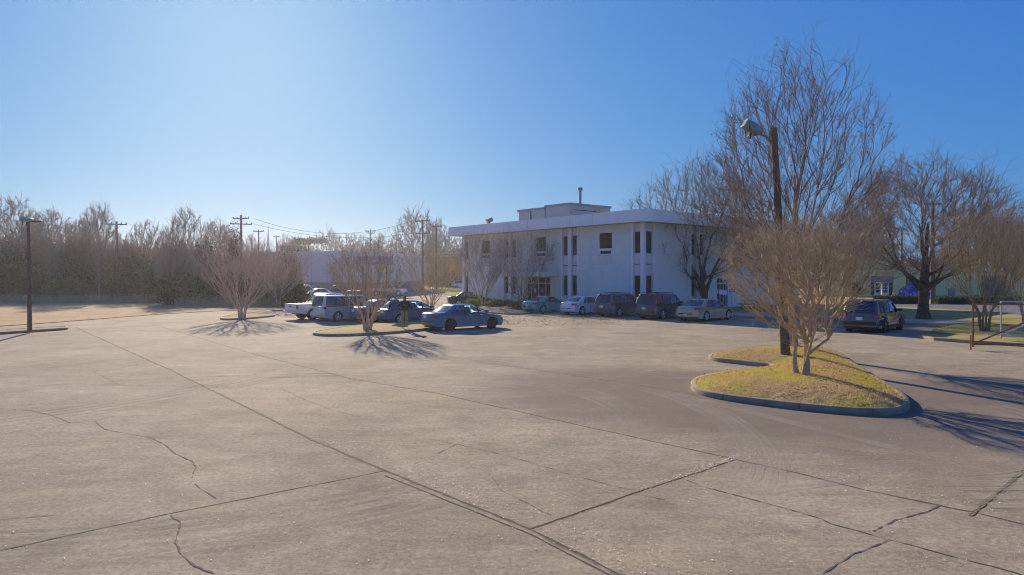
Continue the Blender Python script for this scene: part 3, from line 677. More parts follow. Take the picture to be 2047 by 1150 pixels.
# utility poles
def util_pole(x, yt, d, label, arms, r=.15, lean=0, xf=False):
    p = P(x, yt, d); t = thing('utility_pole', label, 'utility pole', (p.x, p.y, 0), 0, 'utility poles'); h = p.z
    me = MB(); me.tube([(lean,0,0),(0,0,h)], [r*1.2,r*.75], 8); me.build('pole', M_wood, t, smooth=40)
    for (dz, hw, tilt) in arms:
        me = MB(); me.bar((-hw,0,h-dz-tilt),(hw,0,h-dz+tilt), .11, .14); a = me.build('crossarm', M_wood, t)
        me = MB()
        for q in (-.95,-.5,.5,.95): me.tube([(hw*q,0,h-dz+tilt*q),(hw*q,0,h-dz+tilt*q+.18),(hw*q,0,h-dz+tilt*q+.28)], [.03,.07,.04], 6)
        me.build('insulator', mat('insulator_brown', (.07,.05,.05), .4), a)
        me = MB(); me.bar((-hw*.45,.05,h-dz-.02),(0,.05,h-dz-.6),.03); me.bar((hw*.45,.05,h-dz-.02),(0,.05,h-dz-.6),.03); me.build('brace', M_dark, a)
    if xf: me = MB(); me.tube([(.33,0,h-2.6),(.33,0,h-1.7)], .26, 10); me.build('transformer', mat('transformer_grey', (.25,.27,.3), .5), t, smooth=40)
    return p
U = {}
U[0] = util_pole(233,443,84,'utility pole standing in the left woods with one crossarm', [(.35,1.25,-.03)], .16, .1)
U[1] = util_pole(482,430,98,'double crossarm utility pole behind the pinkish myrtle, tallest of the left poles', [(.5,1.15,.03),(1.3,1.55,-.05)], .2)
U[2] = util_pole(517,460,135,'single crossarm utility pole just right of the tallest left pole', [(.3,1.05,.05)], .15)
U[3] = util_pole(553,471,190,'tiny distant utility pole right of the church steeple', [(.35,1.0,0)], .15)
U[4] = util_pole(741,459,150,'utility pole above the blue sign board', [(.35,1.15,-.03),(.8,.9,-.03)], .16)
U[5] = util_pole(845,440,110,'double crossarm utility pole in front of the tall bare tree', [(.15,1.15,.05),(2.15,1.15,.03)], .17)
U[6] = util_pole(872,449,118,'utility pole nearest the left end of the office roof', [(.4,.95,0)], .15)
U[7] = util_pole(1865,402,74,'wooden utility pole behind the oak on the right lawn', [(.35,.9,0)], .2)
U[8] = util_pole(793,474,230,'crossarmless far utility pole left of the tall bare tree', [], .18)
U[9] = util_pole(1803,455,130,'far utility pole rising behind the yellow building', [(.3,1.0,0)], .16)
M_wire = mat('wire_grey', (.10,.11,.13), .6)
def wire(a, b, sag, label, r=.022):
    q = [a.lerp(b, k/24) - Vector((0,0,sag*4*(k/24)*(1-k/24))) for k in range(25)]
    me = MB(); me.tube(q, r, 4, cap=False); tag(me.build('overhead_wire', M_wire), label, 'wire', 'overhead wires')
o_ = lambda k, dx, dz: U[k] + Vector((dx,0,dz))
wire(o_(1,1.9,-.55), o_(5,-1.1,.1), 2.2, 'upper wire sagging from the tallest left pole towards the double crossarm pole')
wire(o_(1,1.5,-1.2), o_(5,-1.1,-2.0), 1.4, 'lower wire sagging from the tallest left pole towards the double crossarm pole')
wire(o_(0,1.2,-.2), o_(1,-1.5,-1.3), 1.2, 'wire between the woods pole and the tallest left pole', .014)
wire(o_(5,1.1,-.1), o_(5,1.1,-.1)+Vector((22,18,-3)), 1.0, 'thin wire running from the double crossarm pole behind the office', .014)
# steeple
st = P(536,450,330); t = thing('church_steeple', 'thin far church steeple rising over the left trees', 'steeple', (st.x, st.y, 0))
me = MB(); me.tube([(0,0,st.z-17),(0,0,st.z-16),(0,0,st.z)], [1.6,1.2,.05], 8); me.build('spire', mat('steeple_grey', (.25,.25,.32), .6), t); me = MB(); me.box(-2.2,2.2,-2.2,2.2,0,st.z-17); me.build('tower', mat('steeple_grey',(0,0,0)), t)
# ---------------------------------------------------------------- gates, signs, table, hedge
M_rust = mat('rusty_pipe', (.30,.13,.065), .8, var=.45, vs_=9)
M_gal = mat('galvanised_pipe', (.50,.52,.52), .5, metal=.2, var=.1)
def gate(px, py, ptop, dirv, L, m, label, zb=.12, r=.035):
    b = G(px, py); hh = H-(ptop-YH)*b.y/F
    t = thing('pipe_gate', label, 'gate', b, math.atan2(dirv[1], dirv[0]))
    me = MB(); me.tube([(0,0,zb),(0,0,hh)], r*1.15, 8); me.build('upright', m, t)
    for a, bb in (((0,0,hh),(L,0,hh)), ((0,0,zb+.12),(L,0,zb+.12))):
        me = MB(); me.tube([a,bb], r, 8); me.build('rail', m, t)
    me = MB(); me.tube([(L,0,zb),(L,0,hh)], r*1.15, 8); me.build('upright', m, t)
    me = MB(); me.tube([(.03,0,zb+.15),(L*.5,0,hh)], r, 8); me.build('brace', m, t); return t
g1 = gate(1945,700,608, (.97,-.12), 7.2, M_rust, 'rusty brown pipe gate with a diagonal brace at the right edge')
me = MB(); me.tube([(-.09,0,.0),(-.09,0,.62)], .03, 6); me.build('latch_post', M_rust, g1)
gate(2001,686,603, (.96,-.20), 6.0, M_gal, 'white galvanised pipe gate behind the rusty gate', .2, .035)
sg = G(1463,634,.15); t = thing('parking_sign', 'red and white parking restriction sign by the office side door', 'sign', sg)
zz = lambda y: H-(y-YH)*sg.y/F - .15
me = MB(); me.tube([(0,0,0),(0,0,zz(566))], .03, 6); me.build('post', M_gal, t)
me = MB(); me.box(-.21,.21,-.05,-.035,zz(583.5),zz(568.5)); pn = me.build('panel', mat('sign_red', (.55,.10,.12), .5, var=.1), t)
me = MB(); me.box(-.21,.21,-.056,-.051,zz(578.6),zz(573.2)); 
for a_ in (570.8, 581): me.box(-.13,.13,-.056,-.051,zz(a_+.5),zz(a_-.5))
me.build('white_band', M_white, pn)
sg = G(1445,627,.15); t = thing('notice_board', 'small white notice board near the office side door', 'sign', sg)
me = MB(); me.tube([(.3,0,0),(.3,0,zz(575))], .03, 6); me.build('post', M_dark, t); me = MB(); me.box(-.3,.3,-.05,-.02,zz(589),zz(580)); me.build('panel', M_white, t)
tb = G(1502,617,.13); t = thing('picnic_table', 'dark picnic table on the shaded lawn by the office', 'table', tb, .35)
M_tab = mat('table_wood', (.05,.05,.05), .8)
me = MB()
for k in range(4): me.box(-.95,.95,-.36+k*.185,-.36+k*.185+.17,.70,.75)
me.build('tabletop', M_tab, t)
for s in (-1,1):
    me = MB(); me.box(-.95,.95,s*.72-.13,s*.72+.13,.41,.45); me.build('bench', M_tab, t)
    me = MB(); me.bar((s*.65,-.7,0),(s*.65,.25,.70),.05,.09); me.bar((s*.65,.7,0),(s*.65,-.25,.70),.05,.09); me.bar((s*.65,-.8,.38),(s*.65,.8,.38),.05,.09); me.build('leg_frame', M_tab, t)
# ---------------------------------------------------------------- vehicles
def glass_mat(name, tint, rough=.04, refl=.07):
    m = bpy.data.materials.new(name); m.use_nodes = True; n = m.node_tree; N = n.nodes; N.remove(N['Principled BSDF'])
    t = N.new('ShaderNodeBsdfTransparent'); t.inputs[0].default_value = (*tint,1)
    g = N.new('ShaderNodeBsdfGlossy'); g.inputs['Roughness'].default_value = rough; g.inputs[0].default_value = (.9,.95,1,1)
    f = N.new('ShaderNodeFresnel'); f.inputs[0].default_value = 1.5
    a = N.new('ShaderNodeMath'); a.operation = 'ADD'; a.inputs[1].default_value = refl; a.use_clamp = True; n.links.new(f.outputs[0], a.inputs[0])
    x = N.new('ShaderNodeMixShader'); n.links.new(a.outputs[0], x.inputs[0]); n.links.new(t.outputs[0], x.inputs[1]); n.links.new(g.outputs[0], x.inputs[2])
    n.links.new(x.outputs[0], N['Material Output'].inputs[0]); return m
G_clear = glass_mat('car_glass_clear', (.62,.70,.66)); G_tint = glass_mat('car_glass_tinted', (.10,.12,.12)); G_mid = glass_mat('car_glass_mid', (.34,.40,.38))
M_tyre = mat('tyre_rubber', (.018,.018,.018), .85); M_rim = mat('alloy_rim', (.75,.76,.78), .35, metal=.3); M_rimd = mat('dark_rim', (.03,.035,.035), .4, metal=.5)
M_blk = mat('black_plastic', (.02,.02,.022), .6); M_tail = mat('tail_red', (.50,.015,.02), .12, coat=1); M_head = mat('headlamp', (.7,.72,.75), .1, coat=1)
M_seat = mat('seat_cloth', (.05,.048,.045), .9); M_plate = mat('plate_white', (.75,.75,.78), .5); M_chr = mat('chrome_trim', (.7,.7,.72), .15, metal=1); M_trw = mat('tail_clear', (.65,.45,.45), .1, coat=1)
def paint(name, c, metal=.35, rough=.30): return mat('paint_'+name, tuple(min(.85, q*1.6+.005) for q in c), rough, metal=metal, coat=1)
def sstep(x): x = max(0, min(1, x)); return x*x*(3-2*x)
# shape tables: outline x from rear (0) to front (1 = length), z in metres; greenhouse: rear base, rear top, front top, front base (fractions), belt z, roof z
SH = {
 'sedan': dict(top=[(0,.50),(0,.70),(.006,.88),(.02,.97),(.05,1.02),(.16,1.04),(.30,1.0),(.5,.96),(.68,.955),(.78,.90),(.88,.82),(.95,.72),(.99,.58),(1,.42)], gh=(.145,.30,.56,.745), zb=.97, zr=1.0, drs=(.42,.60)),
 'coupe': dict(top=[(0,.50),(0,.68),(.006,.84),(.02,.93),(.05,.98),(.15,1.0),(.30,.97),(.5,.92),(.66,.915),(.78,.87),(.88,.79),(.95,.69),(.99,.56),(1,.42)], gh=(.15,.34,.52,.70), zb=.93, zr=.96, drs=(.52,)),
 'hatch': dict(top=[(0,.50),(0,.75),(.01,.95),(.05,1.02),(.16,1.03),(.30,1.01),(.5,.98),(.70,.97),(.80,.92),(.89,.84),(.95,.74),(.99,.58),(1,.42)], gh=(.03,.20,.56,.77), zb=.99, zr=1.0, drs=(.38,.58)),
 'suv':   dict(top=[(0,.50),(-.006,.62),(0,.80),(.006,1.08),(.03,1.12),(.2,1.12),(.4,1.11),(.70,1.09),(.80,1.05),(.90,.98),(.96,.90),(.99,.72),(1,.48)], gh=(.012,.075,.58,.735), zb=1.09, zr=1.1, drs=(.25,.43,.60)),
 'van':   dict(top=[(0,.42),(-.006,.55),(0,.80),(.004,1.02),(.03,1.06),(.2,1.06),(.5,1.05),(.76,1.03),(.84,.98),(.91,.90),(.96,.80),(.99,.62),(1,.42)], gh=(.010,.05,.62,.82), zb=1.04, zr=1.05, drs=(.30,.52,.66)),
}
def car(name, label, kind, L, W, Hh, wb, ro, pos, head, col, anchor='rr', glass=None, rim=None, wr=.335, rails=False, clad=None, tail='box', group=None, cat='car', gtail=None, openrear=False, plate=True, far=False, chrome=False):
    """pos: ground contact of one wheel; anchor rr = right rear, rl = left rear, fl = front left"""
    S = SH[kind]; hw = W/2; xr = ro; xf = ro+wb; c = math.cos(head); s = math.sin(head)
    ax = {'rr': (xr,-hw+.1), 'rl': (xr,hw-.1), 'fl': (xf,hw-.1), 'fr': (xf,-hw+.1)}[anchor]
    lx, ly = ax[0]-L/2, ax[1]
    o = thing(name, label, cat, (pos[0]-(lx*c-ly*s), pos[1]-(lx*s+ly*c), 0), head, group)
    X = lambda x: x-L/2
    pm = col; glass = glass or G_mid; rim = rim or M_rim
    # ---- body: outline lofted across the width
    ar = wr+.055
    def arch(xc): return [(xc+ar*math.cos(a), max(.20, wr-.01+ar*math.sin(a))) for a in [math.radians(d) for d in (-20,5,30,55,75,90,105,125,150,175,200)]]
    top = [(x*L, z) for x, z in S['top']]
    ztop = max(z for _, z in top)
    bot = [(L*.995,.30),(L-.12,.21)] + arch(xf) + [((xf+xr)/2+.6,.20),((xf+xr)/2-.6,.20)] + arch(xr) + [(.14,.24),(.01,.34)]
    out = top + bot; n = len(out)
    st = [-1,-.985,-.94,-.84,-.62,-.3,0,.3,.62,.84,.94,.985,1]
    V = []
    for f in st:
        a = abs(f)
        for i, (x, z) in enumerate(out):
            e = abs(x/L-.5)*2; pull = .34*(a**3.2)*sstep((e-.80)/.20)*(.9 if x > L/2 else .62)
            xx = L/2+(x-L/2)-math.copysign(pull, x-L/2) if i < len(top) or e > .9 else x
            zz = z - (.07*a**8 if i < len(top) and z > .8 else 0) + (0.015*(1-a*a) if i < len(top) and z > .8 else 0)
            bulge = 1 - .10*max(0,(zz-.62)/.5)**1.4 - (.035 if zz < .34 else 0) - .02*(a > .99)
            nose = 1 - .06*sstep((e-.8)/.2)
            V.append((X(xx), f*hw*bulge*nose, zz))
    Fc = []
    for j in range(len(st)-1):
        for i in range(n): k = (i+1) % n; Fc.append((j*n+i, j*n+k, (j+1)*n+k, (j+1)*n+i))
    Fc += [tuple(range(n)), tuple(range((len(st)-1)*n, len(st)*n))]
    me = MB(); me.add(V, Fc); body = me.build('body', pm, o, smooth=38)
    # ---- greenhouse
    g0, g1, g2, g3 = [q*L for q in S['gh']]; zb = S['zb']; zt = Hh-.05
    if kind in ('sedan','coupe','hatch'): zb = min(zb, Hh-.42)
    wbelt, wtop = hw*.90, hw*(.70 if kind in ('sedan','coupe','hatch') else .76)
    def ring(f):
        bulge = .04*math.sin(math.pi*f)
        a = g0+(g1-g0)*f - bulge*.6; b = g3+(g2-g3)*f + bulge*.5; hwid = wbelt+(wtop-wbelt)*f + bulge*.6; z = zb-.03+(zt-zb+.03)*f
        r = .16 if kind in ('sedan','coupe','hatch') else .12; bow = .13; P_ = []
        ys = [-1,-.5,0,.5,1]
        for k in (0,.5,1): P_.append((a+r*(1-math.sin(k*math.pi/2))*.8, -(hwid-r*(1-math.cos(k*math.pi/2)))))
        for yy in (-.5,0,.5): P_.append((a - .05*(1-yy*yy)+.0, yy*hwid))
        for k in (1,.5,0): P_.append((a+r*(1-math.sin(k*math.pi/2))*.8, (hwid-r*(1-math.cos(k*math.pi/2)))))
        for k in (0,.5,1): P_.append((b-.0-r*(1-math.sin(k*math.pi/2)), (hwid-r*(1-math.cos(k*math.pi/2)))))
        for yy in (.5,0,-.5): P_.append((b + bow*(1-yy*yy), yy*hwid))
        for k in (1,.5,0): P_.append((b-r*(1-math.sin(k*math.pi/2)), -(hwid-r*(1-math.cos(k*math.pi/2)))))
        return [(x, y, z) for x, y in P_]
    # fix corner order: each corner goes side -> end
    fs = [0,.35,.7,.93]; R_ = [ring(f) for f in fs]; m = len(R_[0]); V = []
    def corner_fix(R):
        q = list(R); q[0], q[1], q[2] = q[0], q[1], q[2]; return q
    for R in R_: V += [(X(x), y, z) for x, y, z in R]
    Fc = []
    for j in range(len(fs)-1):
        for i in range(m): k = (i+1) % m; Fc.append((j*m+i, j*m+k, (j+1)*m+k, (j+1)*m+i))
    me = MB(); me.add(V, Fc); gl = me.build('windows', glass, o, smooth=50)
    # roof
    top_r = [ring(.93), ring(1.0)]
    cx = (g1+g2)/2; V = [(X(x), y, z) for x, y, z in top_r[0]] + [(X(cx+(x-cx)*.985), y*.985, z+.005) for x, y, z in top_r[1]]
    V += [(X(cx+(x-cx)*.90), y*.86, zt+.038) for x, y, z in top_r[1]] + [(X(cx+(x-cx)*.5), y*.45, Hh) for x, y, z in top_r[1]]
    Fc = []
    for j in range(3):
        for i in range(m): k = (i+1) % m; Fc.append((j*m+i, j*m+k, (j+1)*m+k, (j+1)*m+i))
    Fc.append(tuple(range(3*m, 4*m))); me = MB(); me.add(V, Fc); me.build('roof', pm, o, smooth=50)
    # pillars and window frames
    def sp(x0f, f, side, off=.008):    # point on side glass at absolute x, height fraction
        hwid = wbelt+(wtop-wbelt)*f + .024*math.sin(math.pi*f)
        return Vector((X(x0f), side*(hwid+off), zb-.03+(zt-zb+.03)*f))
    rows = [0,.35,.7,.95]
    def strip(me, xb0, xb1, xt0, xt1, side):
        V = []
        for f in rows:
            V += [sp(xb0+(xt0-xb0)*f, f, side), sp(xb1+(xt1-xb1)*f, f, side)]
        me.add(V, [(2*i,2*i+1,2*i+3,2*i+2) for i in range(len(rows)-1)])
    me = MB(); bp = MB()
    for side in (-1,1):
        cpw = {'sedan': .42, 'coupe': .5, 'hatch': .34, 'suv': .30, 'van': .22}[kind]
        strip(me, g0+.02, g0+cpw*.95, g1-.0, g1+cpw*.45, side)
        strip(me, g3-.16, g3-.02, g2-.10, g2+.02, side)
        for q in S['drs']:
            xq = q*L; strip(bp, xq-.05, xq+.05, xq-.05, xq+.04, side)
    # rear / front corner posts (wrap round the glass corners)
    for (a0_, a1_) in (((0,8), None), ((9,17), None)):
        pass
    def post(me, idx, push):
        V = []
        for f in rows:
            R = ring(f); q = [Vector(R[i]) for i in idx]; cxx = L/2
            V += [(X(p.x + push*math.copysign(1, p.x-cxx)), p.y*1.008, p.z) for p in q]
        k = len(idx)
        for j in range(len(rows)-1):
            for i in range(k-1): me.f.append(tuple(len(me.v)+t for t in (j*k+i, j*k+i+1, (j+1)*k+i+1, (j+1)*k+i)))
        me.v += [tuple(v) for v in V]
    for idx in ((0,1,2),(6,7,8),(9,10,11),(15,16,17)): post(me, idx, .006)
    me.build('pillars', pm, o, smooth=50)
    if bp.v: bp.build('door_pillars', M_blk, o)
    # deck / parcel plane and seats inside
    it = MB(); it.box(X(g0+.25), X(g3-.1), -wbelt+.12, wbelt-.12, zb-.3, zb-.10); it.build('cabin_floor', M_seat, o)
    for xs in (g0+(g3-g0)*.30, g0+(g3-g0)*.60):
        for sd in (-.38,.38):
            it = MB(); it.box(X(xs-.06), X(xs+.10), sd-.24, sd+.24, zb-.15, zb+.17); it.box(X(xs-.03), X(xs+.07), sd-.12, sd+.12, zb+.19, zb+.34); it.build('seat', M_seat, o)
    # wheels
    for xw in (xr, xf):
        for sd in (-1,1):
            yo = sd*(hw-.015-(.02 if kind != 'suv' else 0)); yi = sd*(hw-.235)
            me = MB(); me.tube([(X(xw),yi,wr),(X(xw),yi+(yo-yi)*.06,wr),(X(xw),yi+(yo-yi)*.94,wr),(X(xw),yo,wr)], [wr*.93,wr,wr,wr*.93], 24)
            wh = me.build('wheel', M_tyre, o, smooth=40)
            me = MB(); rr_ = wr*.66; y_ = yo+sd*.004
            if rim is M_rimd: me.tube([(X(xw),y_-.02*sd,wr),(X(xw),y_,wr)], [rr_, rr_*.9], 20)
            else:
                for k in range(5):
                    a = 2*math.pi*k/5+.3; me.bar((X(xw),y_,wr), (X(xw)+rr_*math.cos(a), y_, wr+rr_*math.sin(a)), .075, .03, up=(0,1,0))
                n_ = 20; V = []
                for k in range(n_):
                    a = 2*math.pi*k/n_; V += [(X(xw)+rr_*math.cos(a), y_+.01*sd, wr+rr_*math.sin(a)), (X(xw)+rr_*.84*math.cos(a), y_+.01*sd, wr+rr_*.84*math.sin(a))]
                me.add(V, [(2*k,2*k+1,(2*k+3)%(2*n_),(2*k+2)%(2*n_)) for k in range(n_)])
                me.tube([(X(xw),y_-.01*sd,wr),(X(xw),y_+.02*sd,wr)], [.07,.05], 10)
            me.build('rim', rim, wh, smooth=40)
    ub = MB(); ub.box(X(.3), X(L-.3), -hw+.25, hw-.25, .18, .55)
    for xw in (xr, xf):
        for sd in (-1,1):
            nn = 16; V = []
            for k in range(nn+1):
                a = math.pi*k/nn - .15*(k == 0) + .15*(k == nn)
                for yy in (hw-.03, hw-.26): V.append((X(xw)+(ar-.006)*math.cos(a), sd*yy, wr-.01+(ar-.006)*math.sin(a)))
            ub.add(V, [(2*k,2*k+1,2*k+3,2*k+2) for k in range(nn)])
            ub.add([(X(xw-ar),sd*(hw-.26),.2),(X(xw+ar),sd*(hw-.26),.2),(X(xw+ar),sd*(hw-.26),.75),(X(xw-ar),sd*(hw-.26),.75)], [(0,1,2,3)])
    ub.build('underbody', M_blk, o)
    # lights (patches that follow the body corners)
    def bend(x, f, z):
        a = abs(f); e = abs(x/L-.5)*2; pull = .34*(a**3.2)*sstep((e-.80)/.20)*(.9 if x > L/2 else .62)
        bulge = 1 - .10*max(0,(z-.62)/.5)**1.4; nose = 1 - .06*sstep((e-.8)/.2)
        return (x-math.copysign(pull, x-L/2), f*hw*bulge*nose, z)
    def patch(name_, m_, side, x_end, f0, z0, z1, wrap, taper=0, par=o):
        "light unit wrapping from the end panel round to the flank"
        V = []; rear = x_end < L/2; sgn = -1 if rear else 1; cols = 7
        for k in range(cols):
            if k < 5: f = f0+(1-f0)*k/4; x = x_end
            else: f = 1.0; x = x_end - sgn*wrap*(k-4)/2
            for z in (z0+taper*k/6*.5, z1-taper*k/6*.5):
                # end panel x at this height from outline
                xs_ = [p for p in top if (p[0] < L/2) == rear]
                xo = 0 if rear else L
                best = min(range(len(xs_)-1), key=lambda i: abs((xs_[i][1]+xs_[i+1][1])/2-z)); a_, b_ = xs_[best], xs_[best+1]
                t_ = 0 if abs(b_[1]-a_[1]) < 1e-6 else max(0, min(1, (z-a_[1])/(b_[1]-a_[1]))); xo = a_[0]+(b_[0]-a_[0])*t_
                p = bend(xo - sgn*(abs(x_end-x)), f*.999, z)
                V.append((X(p[0]+sgn*.012), side*(abs(p[1])+.010), p[2]))
        me = MB(); me.add(V, [(2*k,2*k+1,2*k+3,2*k+2) for k in range(cols-1)]); return me.build(name_, m_, par, smooth=60)
    tz = {'sedan': (.74,.94), 'coupe': (.72,.86), 'hatch': (.78,1.0), 'suv': (.82,1.07), 'van': (.80,1.02)}[kind]
    if gtail: tz = gtail
    for sd in (-1,1):
        tl = patch('tail_light', M_tail, sd, 0, .66 if kind in ('sedan','coupe') else .80, tz[0], tz[1], .22 if kind != 'van' else .12, .05)
        patch('headlight', M_head, sd, L, .60, .62, .76 if kind != 'suv' else .86, .30, .06)
        me = MB()   # mirror
        xm = g3-.22; me.add([(X(xm-.06),sd*(hw*.90),zb+.02),(X(xm+.06),sd*(hw*.90),zb+.02),(X(xm+.05),sd*(hw+.17),zb+.03),(X(xm-.07),sd*(hw+.15),zb+.03),
                (X(xm-.06),sd*(hw*.90),zb+.12),(X(xm+.06),sd*(hw*.90),zb+.12),(X(xm+.04),sd*(hw+.16),zb+.15),(X(xm-.07),sd*(hw+.14),zb+.15)],
                [(0,3,2,1),(4,5,6,7),(0,1,5,4),(1,2,6,5),(2,3,7,6),(3,0,4,7)]); me.build('mirror', pm if not clad else M_blk, o, smooth=40)
        for q in ([S['drs'][0]+.06] + ([S['drs'][-1]+.03] if len(S['drs']) > 1 else [])):
            zz_ = zb-.12; hwid = hw*(1-.10*max(0,(zz_-.62)/.5)**1.4)
            me = MB(); me.box(X(q*L-.10), X(q*L+.10), sd*hwid-.022 if sd < 0 else hwid-.01, sd*hwid+.01 if sd < 0 else hwid+.022, zz_-.016, zz_+.016); me.build('door_handle', M_chr if chrome else pm, o)
        for q in list(S['drs'])+[S['gh'][3]-.05]:      # door shut lines
            me = MB(); V = []
            for z in (.30,.5,.7,zb-.06):
                h_ = hw*(1 - .10*max(0,(z-.62)/.5)**1.4 - (.035 if z < .34 else 0))+.004
                V += [(X(q*L-.008), sd*h_*1.0, z), (X(q*L+.008), sd*h_, z)]
            me.add(V, [(0,1,3,2),(2,3,5,4),(4,5,7,6)]); me.build('door_seam', M_blk, o)
    if plate:
        zp = (.78 if kind in ('suv','van') else .80 if kind != 'coupe' else .62); 
        if kind == 'sedan' and gtail: zp = .46
        me = MB(); me.box(X(-.035), X(-.005), -.16, .16, zp-.08, zp+.08); me.build('number_plate', M_plate, o)
    if kind in ('suv','van'):   # rear window & bumper
        V = []
        for f in (.08,.45,.86):
            xg = g0+(g1-g0)*f - .045 - .024*math.sin(math.pi*f); z = zb-.03+(zt-zb+.03)*f; hh_ = (wbelt+(wtop-wbelt)*f)*.86
            V += [(X(xg+.075),-hh_,z),(X(xg+.01),-hh_*.5,z),(X(xg-.012),0,z),(X(xg+.01),hh_*.5,z),(X(xg+.075),hh_,z)]
        me = MB(); me.add(V, [(5*j+i,5*j+i+1,5*j+i+6,5*j+i+5) for j in range(2) for i in range(4)]); me.build('rear_window', G_tint if glass is not G_tint else M_glassdark, o, smooth=50)
        me = MB(); me.box(X(-.09), X(.16), -hw*.80, hw*.80, .44, .60); me.build('rear_bumper', clad or pm, o)
        me = MB(); me.box(X(g1-.12), X(g1+.10), -wtop*.8, wtop*.8, zt-.01, zt+.03); me.build('spoiler', pm, o)
    else:
        me = MB(); me.box(X(-.03), X(.05), -hw*.55, hw*.55, .50, .56); me.build('bumper_trim', M_blk, o)
    if clad:
        for sd in (-1,1):
            me = MB(); me.box(X(xr+ar), X(xf-ar), sd*hw-.015, sd*hw+.015, .22, .40)
            for xw in (xr,xf):
                nn = 14; V = []
                for k in range(nn+1):
                    a = math.pi*(k/nn)*1.10-.16
                    for r_ in (ar-.01, ar+.07): V.append((X(xw)+r_*math.cos(a), sd*(hw+.008 - .05*max(0,(wr+r_*math.sin(a)-.62))), max(.22,wr+r_*math.sin(a))))
                me.add(V, [(2*k,2*k+1,2*k+3,2*k+2) for k in range(nn)])
            me.build('cladding', clad, o)
    if rails:
        for sd in (-1,1):
            me = MB(); me.tube([(X(g1+.15),sd*wtop*.86,Hh-.03),(X(g1+.3),sd*wtop*.86,Hh+.05),(X(g2-.2),sd*wtop*.86,Hh+.05),(X(g2-.02),sd*wtop*.86,Hh-.03)], .022, 6); me.build('roof_rail', M_blk, o)
        for xx in (g1+.5, g2-.5):
            me = MB(); me.bar((X(xx),-wtop*.86,Hh+.06),(X(xx),wtop*.86,Hh+.06),.05,.03); me.build('cross_bar', M_blk, o)
    if openrear:
        me = MB(); V = [(X(-.02),-.58,.80),(X(-.02),.58,.80),(X(g1-.16),.56,zt-.10),(X(g1-.16),-.56,zt-.10)]; V = [(v[0]-.03, v[1], v[2]) for v in V]
        me.add(V, [(0,1,2,3)]); me.build('boot_shade_sheet', M_blk, o)  # black sheet in place of the shaded interior behind the raised tailgate
        me = MB(); h0 = Vector((X(g1-.02),0,zt+.03)); d = Vector((-.80,0,.58)).normalized(); Lg = 1.05; V = []
        for f, wd in ((0,.55),(.1,.58),(.75,.60),(1,.52)):
            for yy in (-wd,wd): V.append(tuple(h0+d*Lg*f+Vector((0,yy,0))))
        V2 = [(v[0]+.03, v[1], v[2]+.04) for v in V]
        fr = MB()
        for a_, b_ in (((0),(2)),((2),(4)),((4),(6)),((1),(3)),((3),(5)),((5),(7)),((0),(1)),((4),(5)),((6),(7))): fr.bar(V[a_], V[b_], .09, .05)
        tg = fr.build('tailgate', pm, o); fr = MB(); fr.add([V[4],V[5],V[7],V[6]], [(0,1,2,3)]); fr.build('tailgate_panel', pm, tg)
        gg = MB(); gg.add([V[0],V[1],V[5],V[4]], [(0,1,2,3)]); gg.build('rear_window', G_clear, tg)
    return o
M_glassdark = mat('dark_glass', (.008,.01,.012), .05, spec=.9)
def rad(d): return math.radians(d)
GR = 'cars parked in the lot'
car('sedan', 'dark blue rounded sedan with dark wheels alone on the open lot right of the median', 'sedan', 5.0, 1.86, 1.46, 2.80, 1.14, G(900,661.7), rad(35.5), paint('deep_blue', (.002,.095,.165), .15), glass=G_clear, rim=M_rimd, chrome=True, group=GR)
car('hatchback', 'bright blue hatchback with its tailgate raised beside the standing person', 'hatch', 4.35, 1.76, 1.48, 2.64, .78, G(799,649), rad(42), paint('royal_blue', (.004,.04,.13), .2), glass=G_clear, group=GR, openrear=True, gtail=(.78,1.12))
car('sedan', 'slate blue sedan with hubcaps half hidden behind the median tree', 'sedan', 4.7, 1.78, 1.47, 2.7, 1.08, G(747,645), rad(40), paint('slate_blue', (.05,.085,.17)), glass=G_clear, group=GR)
car('minivan', 'silver beige minivan with long dark side windows', 'van', 5.1, 2.0, 1.76, 3.08, 1.12, G(675,643), rad(41), paint('champagne', (.50,.45,.38), .3), glass=G_tint, group=GR, gtail=(.84,1.04), cat='minivan')
car('sedan', 'black sedan parked against the left end of the office building', 'sedan', 4.8, 1.82, 1.46, 2.78, 1.05, G(917,612.5), rad(12), paint('black', (.006,.008,.010), .2), glass=G_clear, group=GR)
car('coupe', 'teal green two door coupe, leftmost in the row before the office', 'coupe', 4.6, 1.80, 1.40, 2.76, 1.02, G(1085,626), rad(40), paint('teal', (.03,.22,.22), .2), glass=G_mid, group=GR)
car('sedan', 'white compact sedan between the teal coupe and the green SUV', 'sedan', 4.55, 1.75, 1.46, 2.62, 1.0, G(1163,630), rad(41), paint('white', (.80,.80,.84), .0), glass=G_mid, group=GR, gtail=(.76,.93))
car('suv', 'dark green SUV with a flat roof next to the white sedan', 'suv', 4.7, 1.83, 1.72, 2.72, 1.02, G(1237,633.5), rad(42), paint('moss_green', (.045,.068,.060)), glass=G_tint, rails=True, clad=mat('clad_grey', (.12,.12,.11), .6), group=GR, cat='suv')
car('suv', 'charcoal grey SUV with roof rack and silver wheels next to the gold sedan', 'suv', 4.85, 1.86, 1.80, 2.85, 1.05, G(1324,638.5), rad(43), paint('charcoal', (.060,.058,.066)), glass=G_tint, rails=True, wr=.37, group=GR, cat='suv')
car('sedan', 'gold beige full size sedan, rightmost in the row before the office', 'sedan', 5.1, 1.92, 1.52, 2.87, 1.15, G(1411,643), rad(43), paint('gold_beige', (.36,.28,.17), .35), glass=G_mid, wr=.36, group=GR, gtail=(.80,.98))
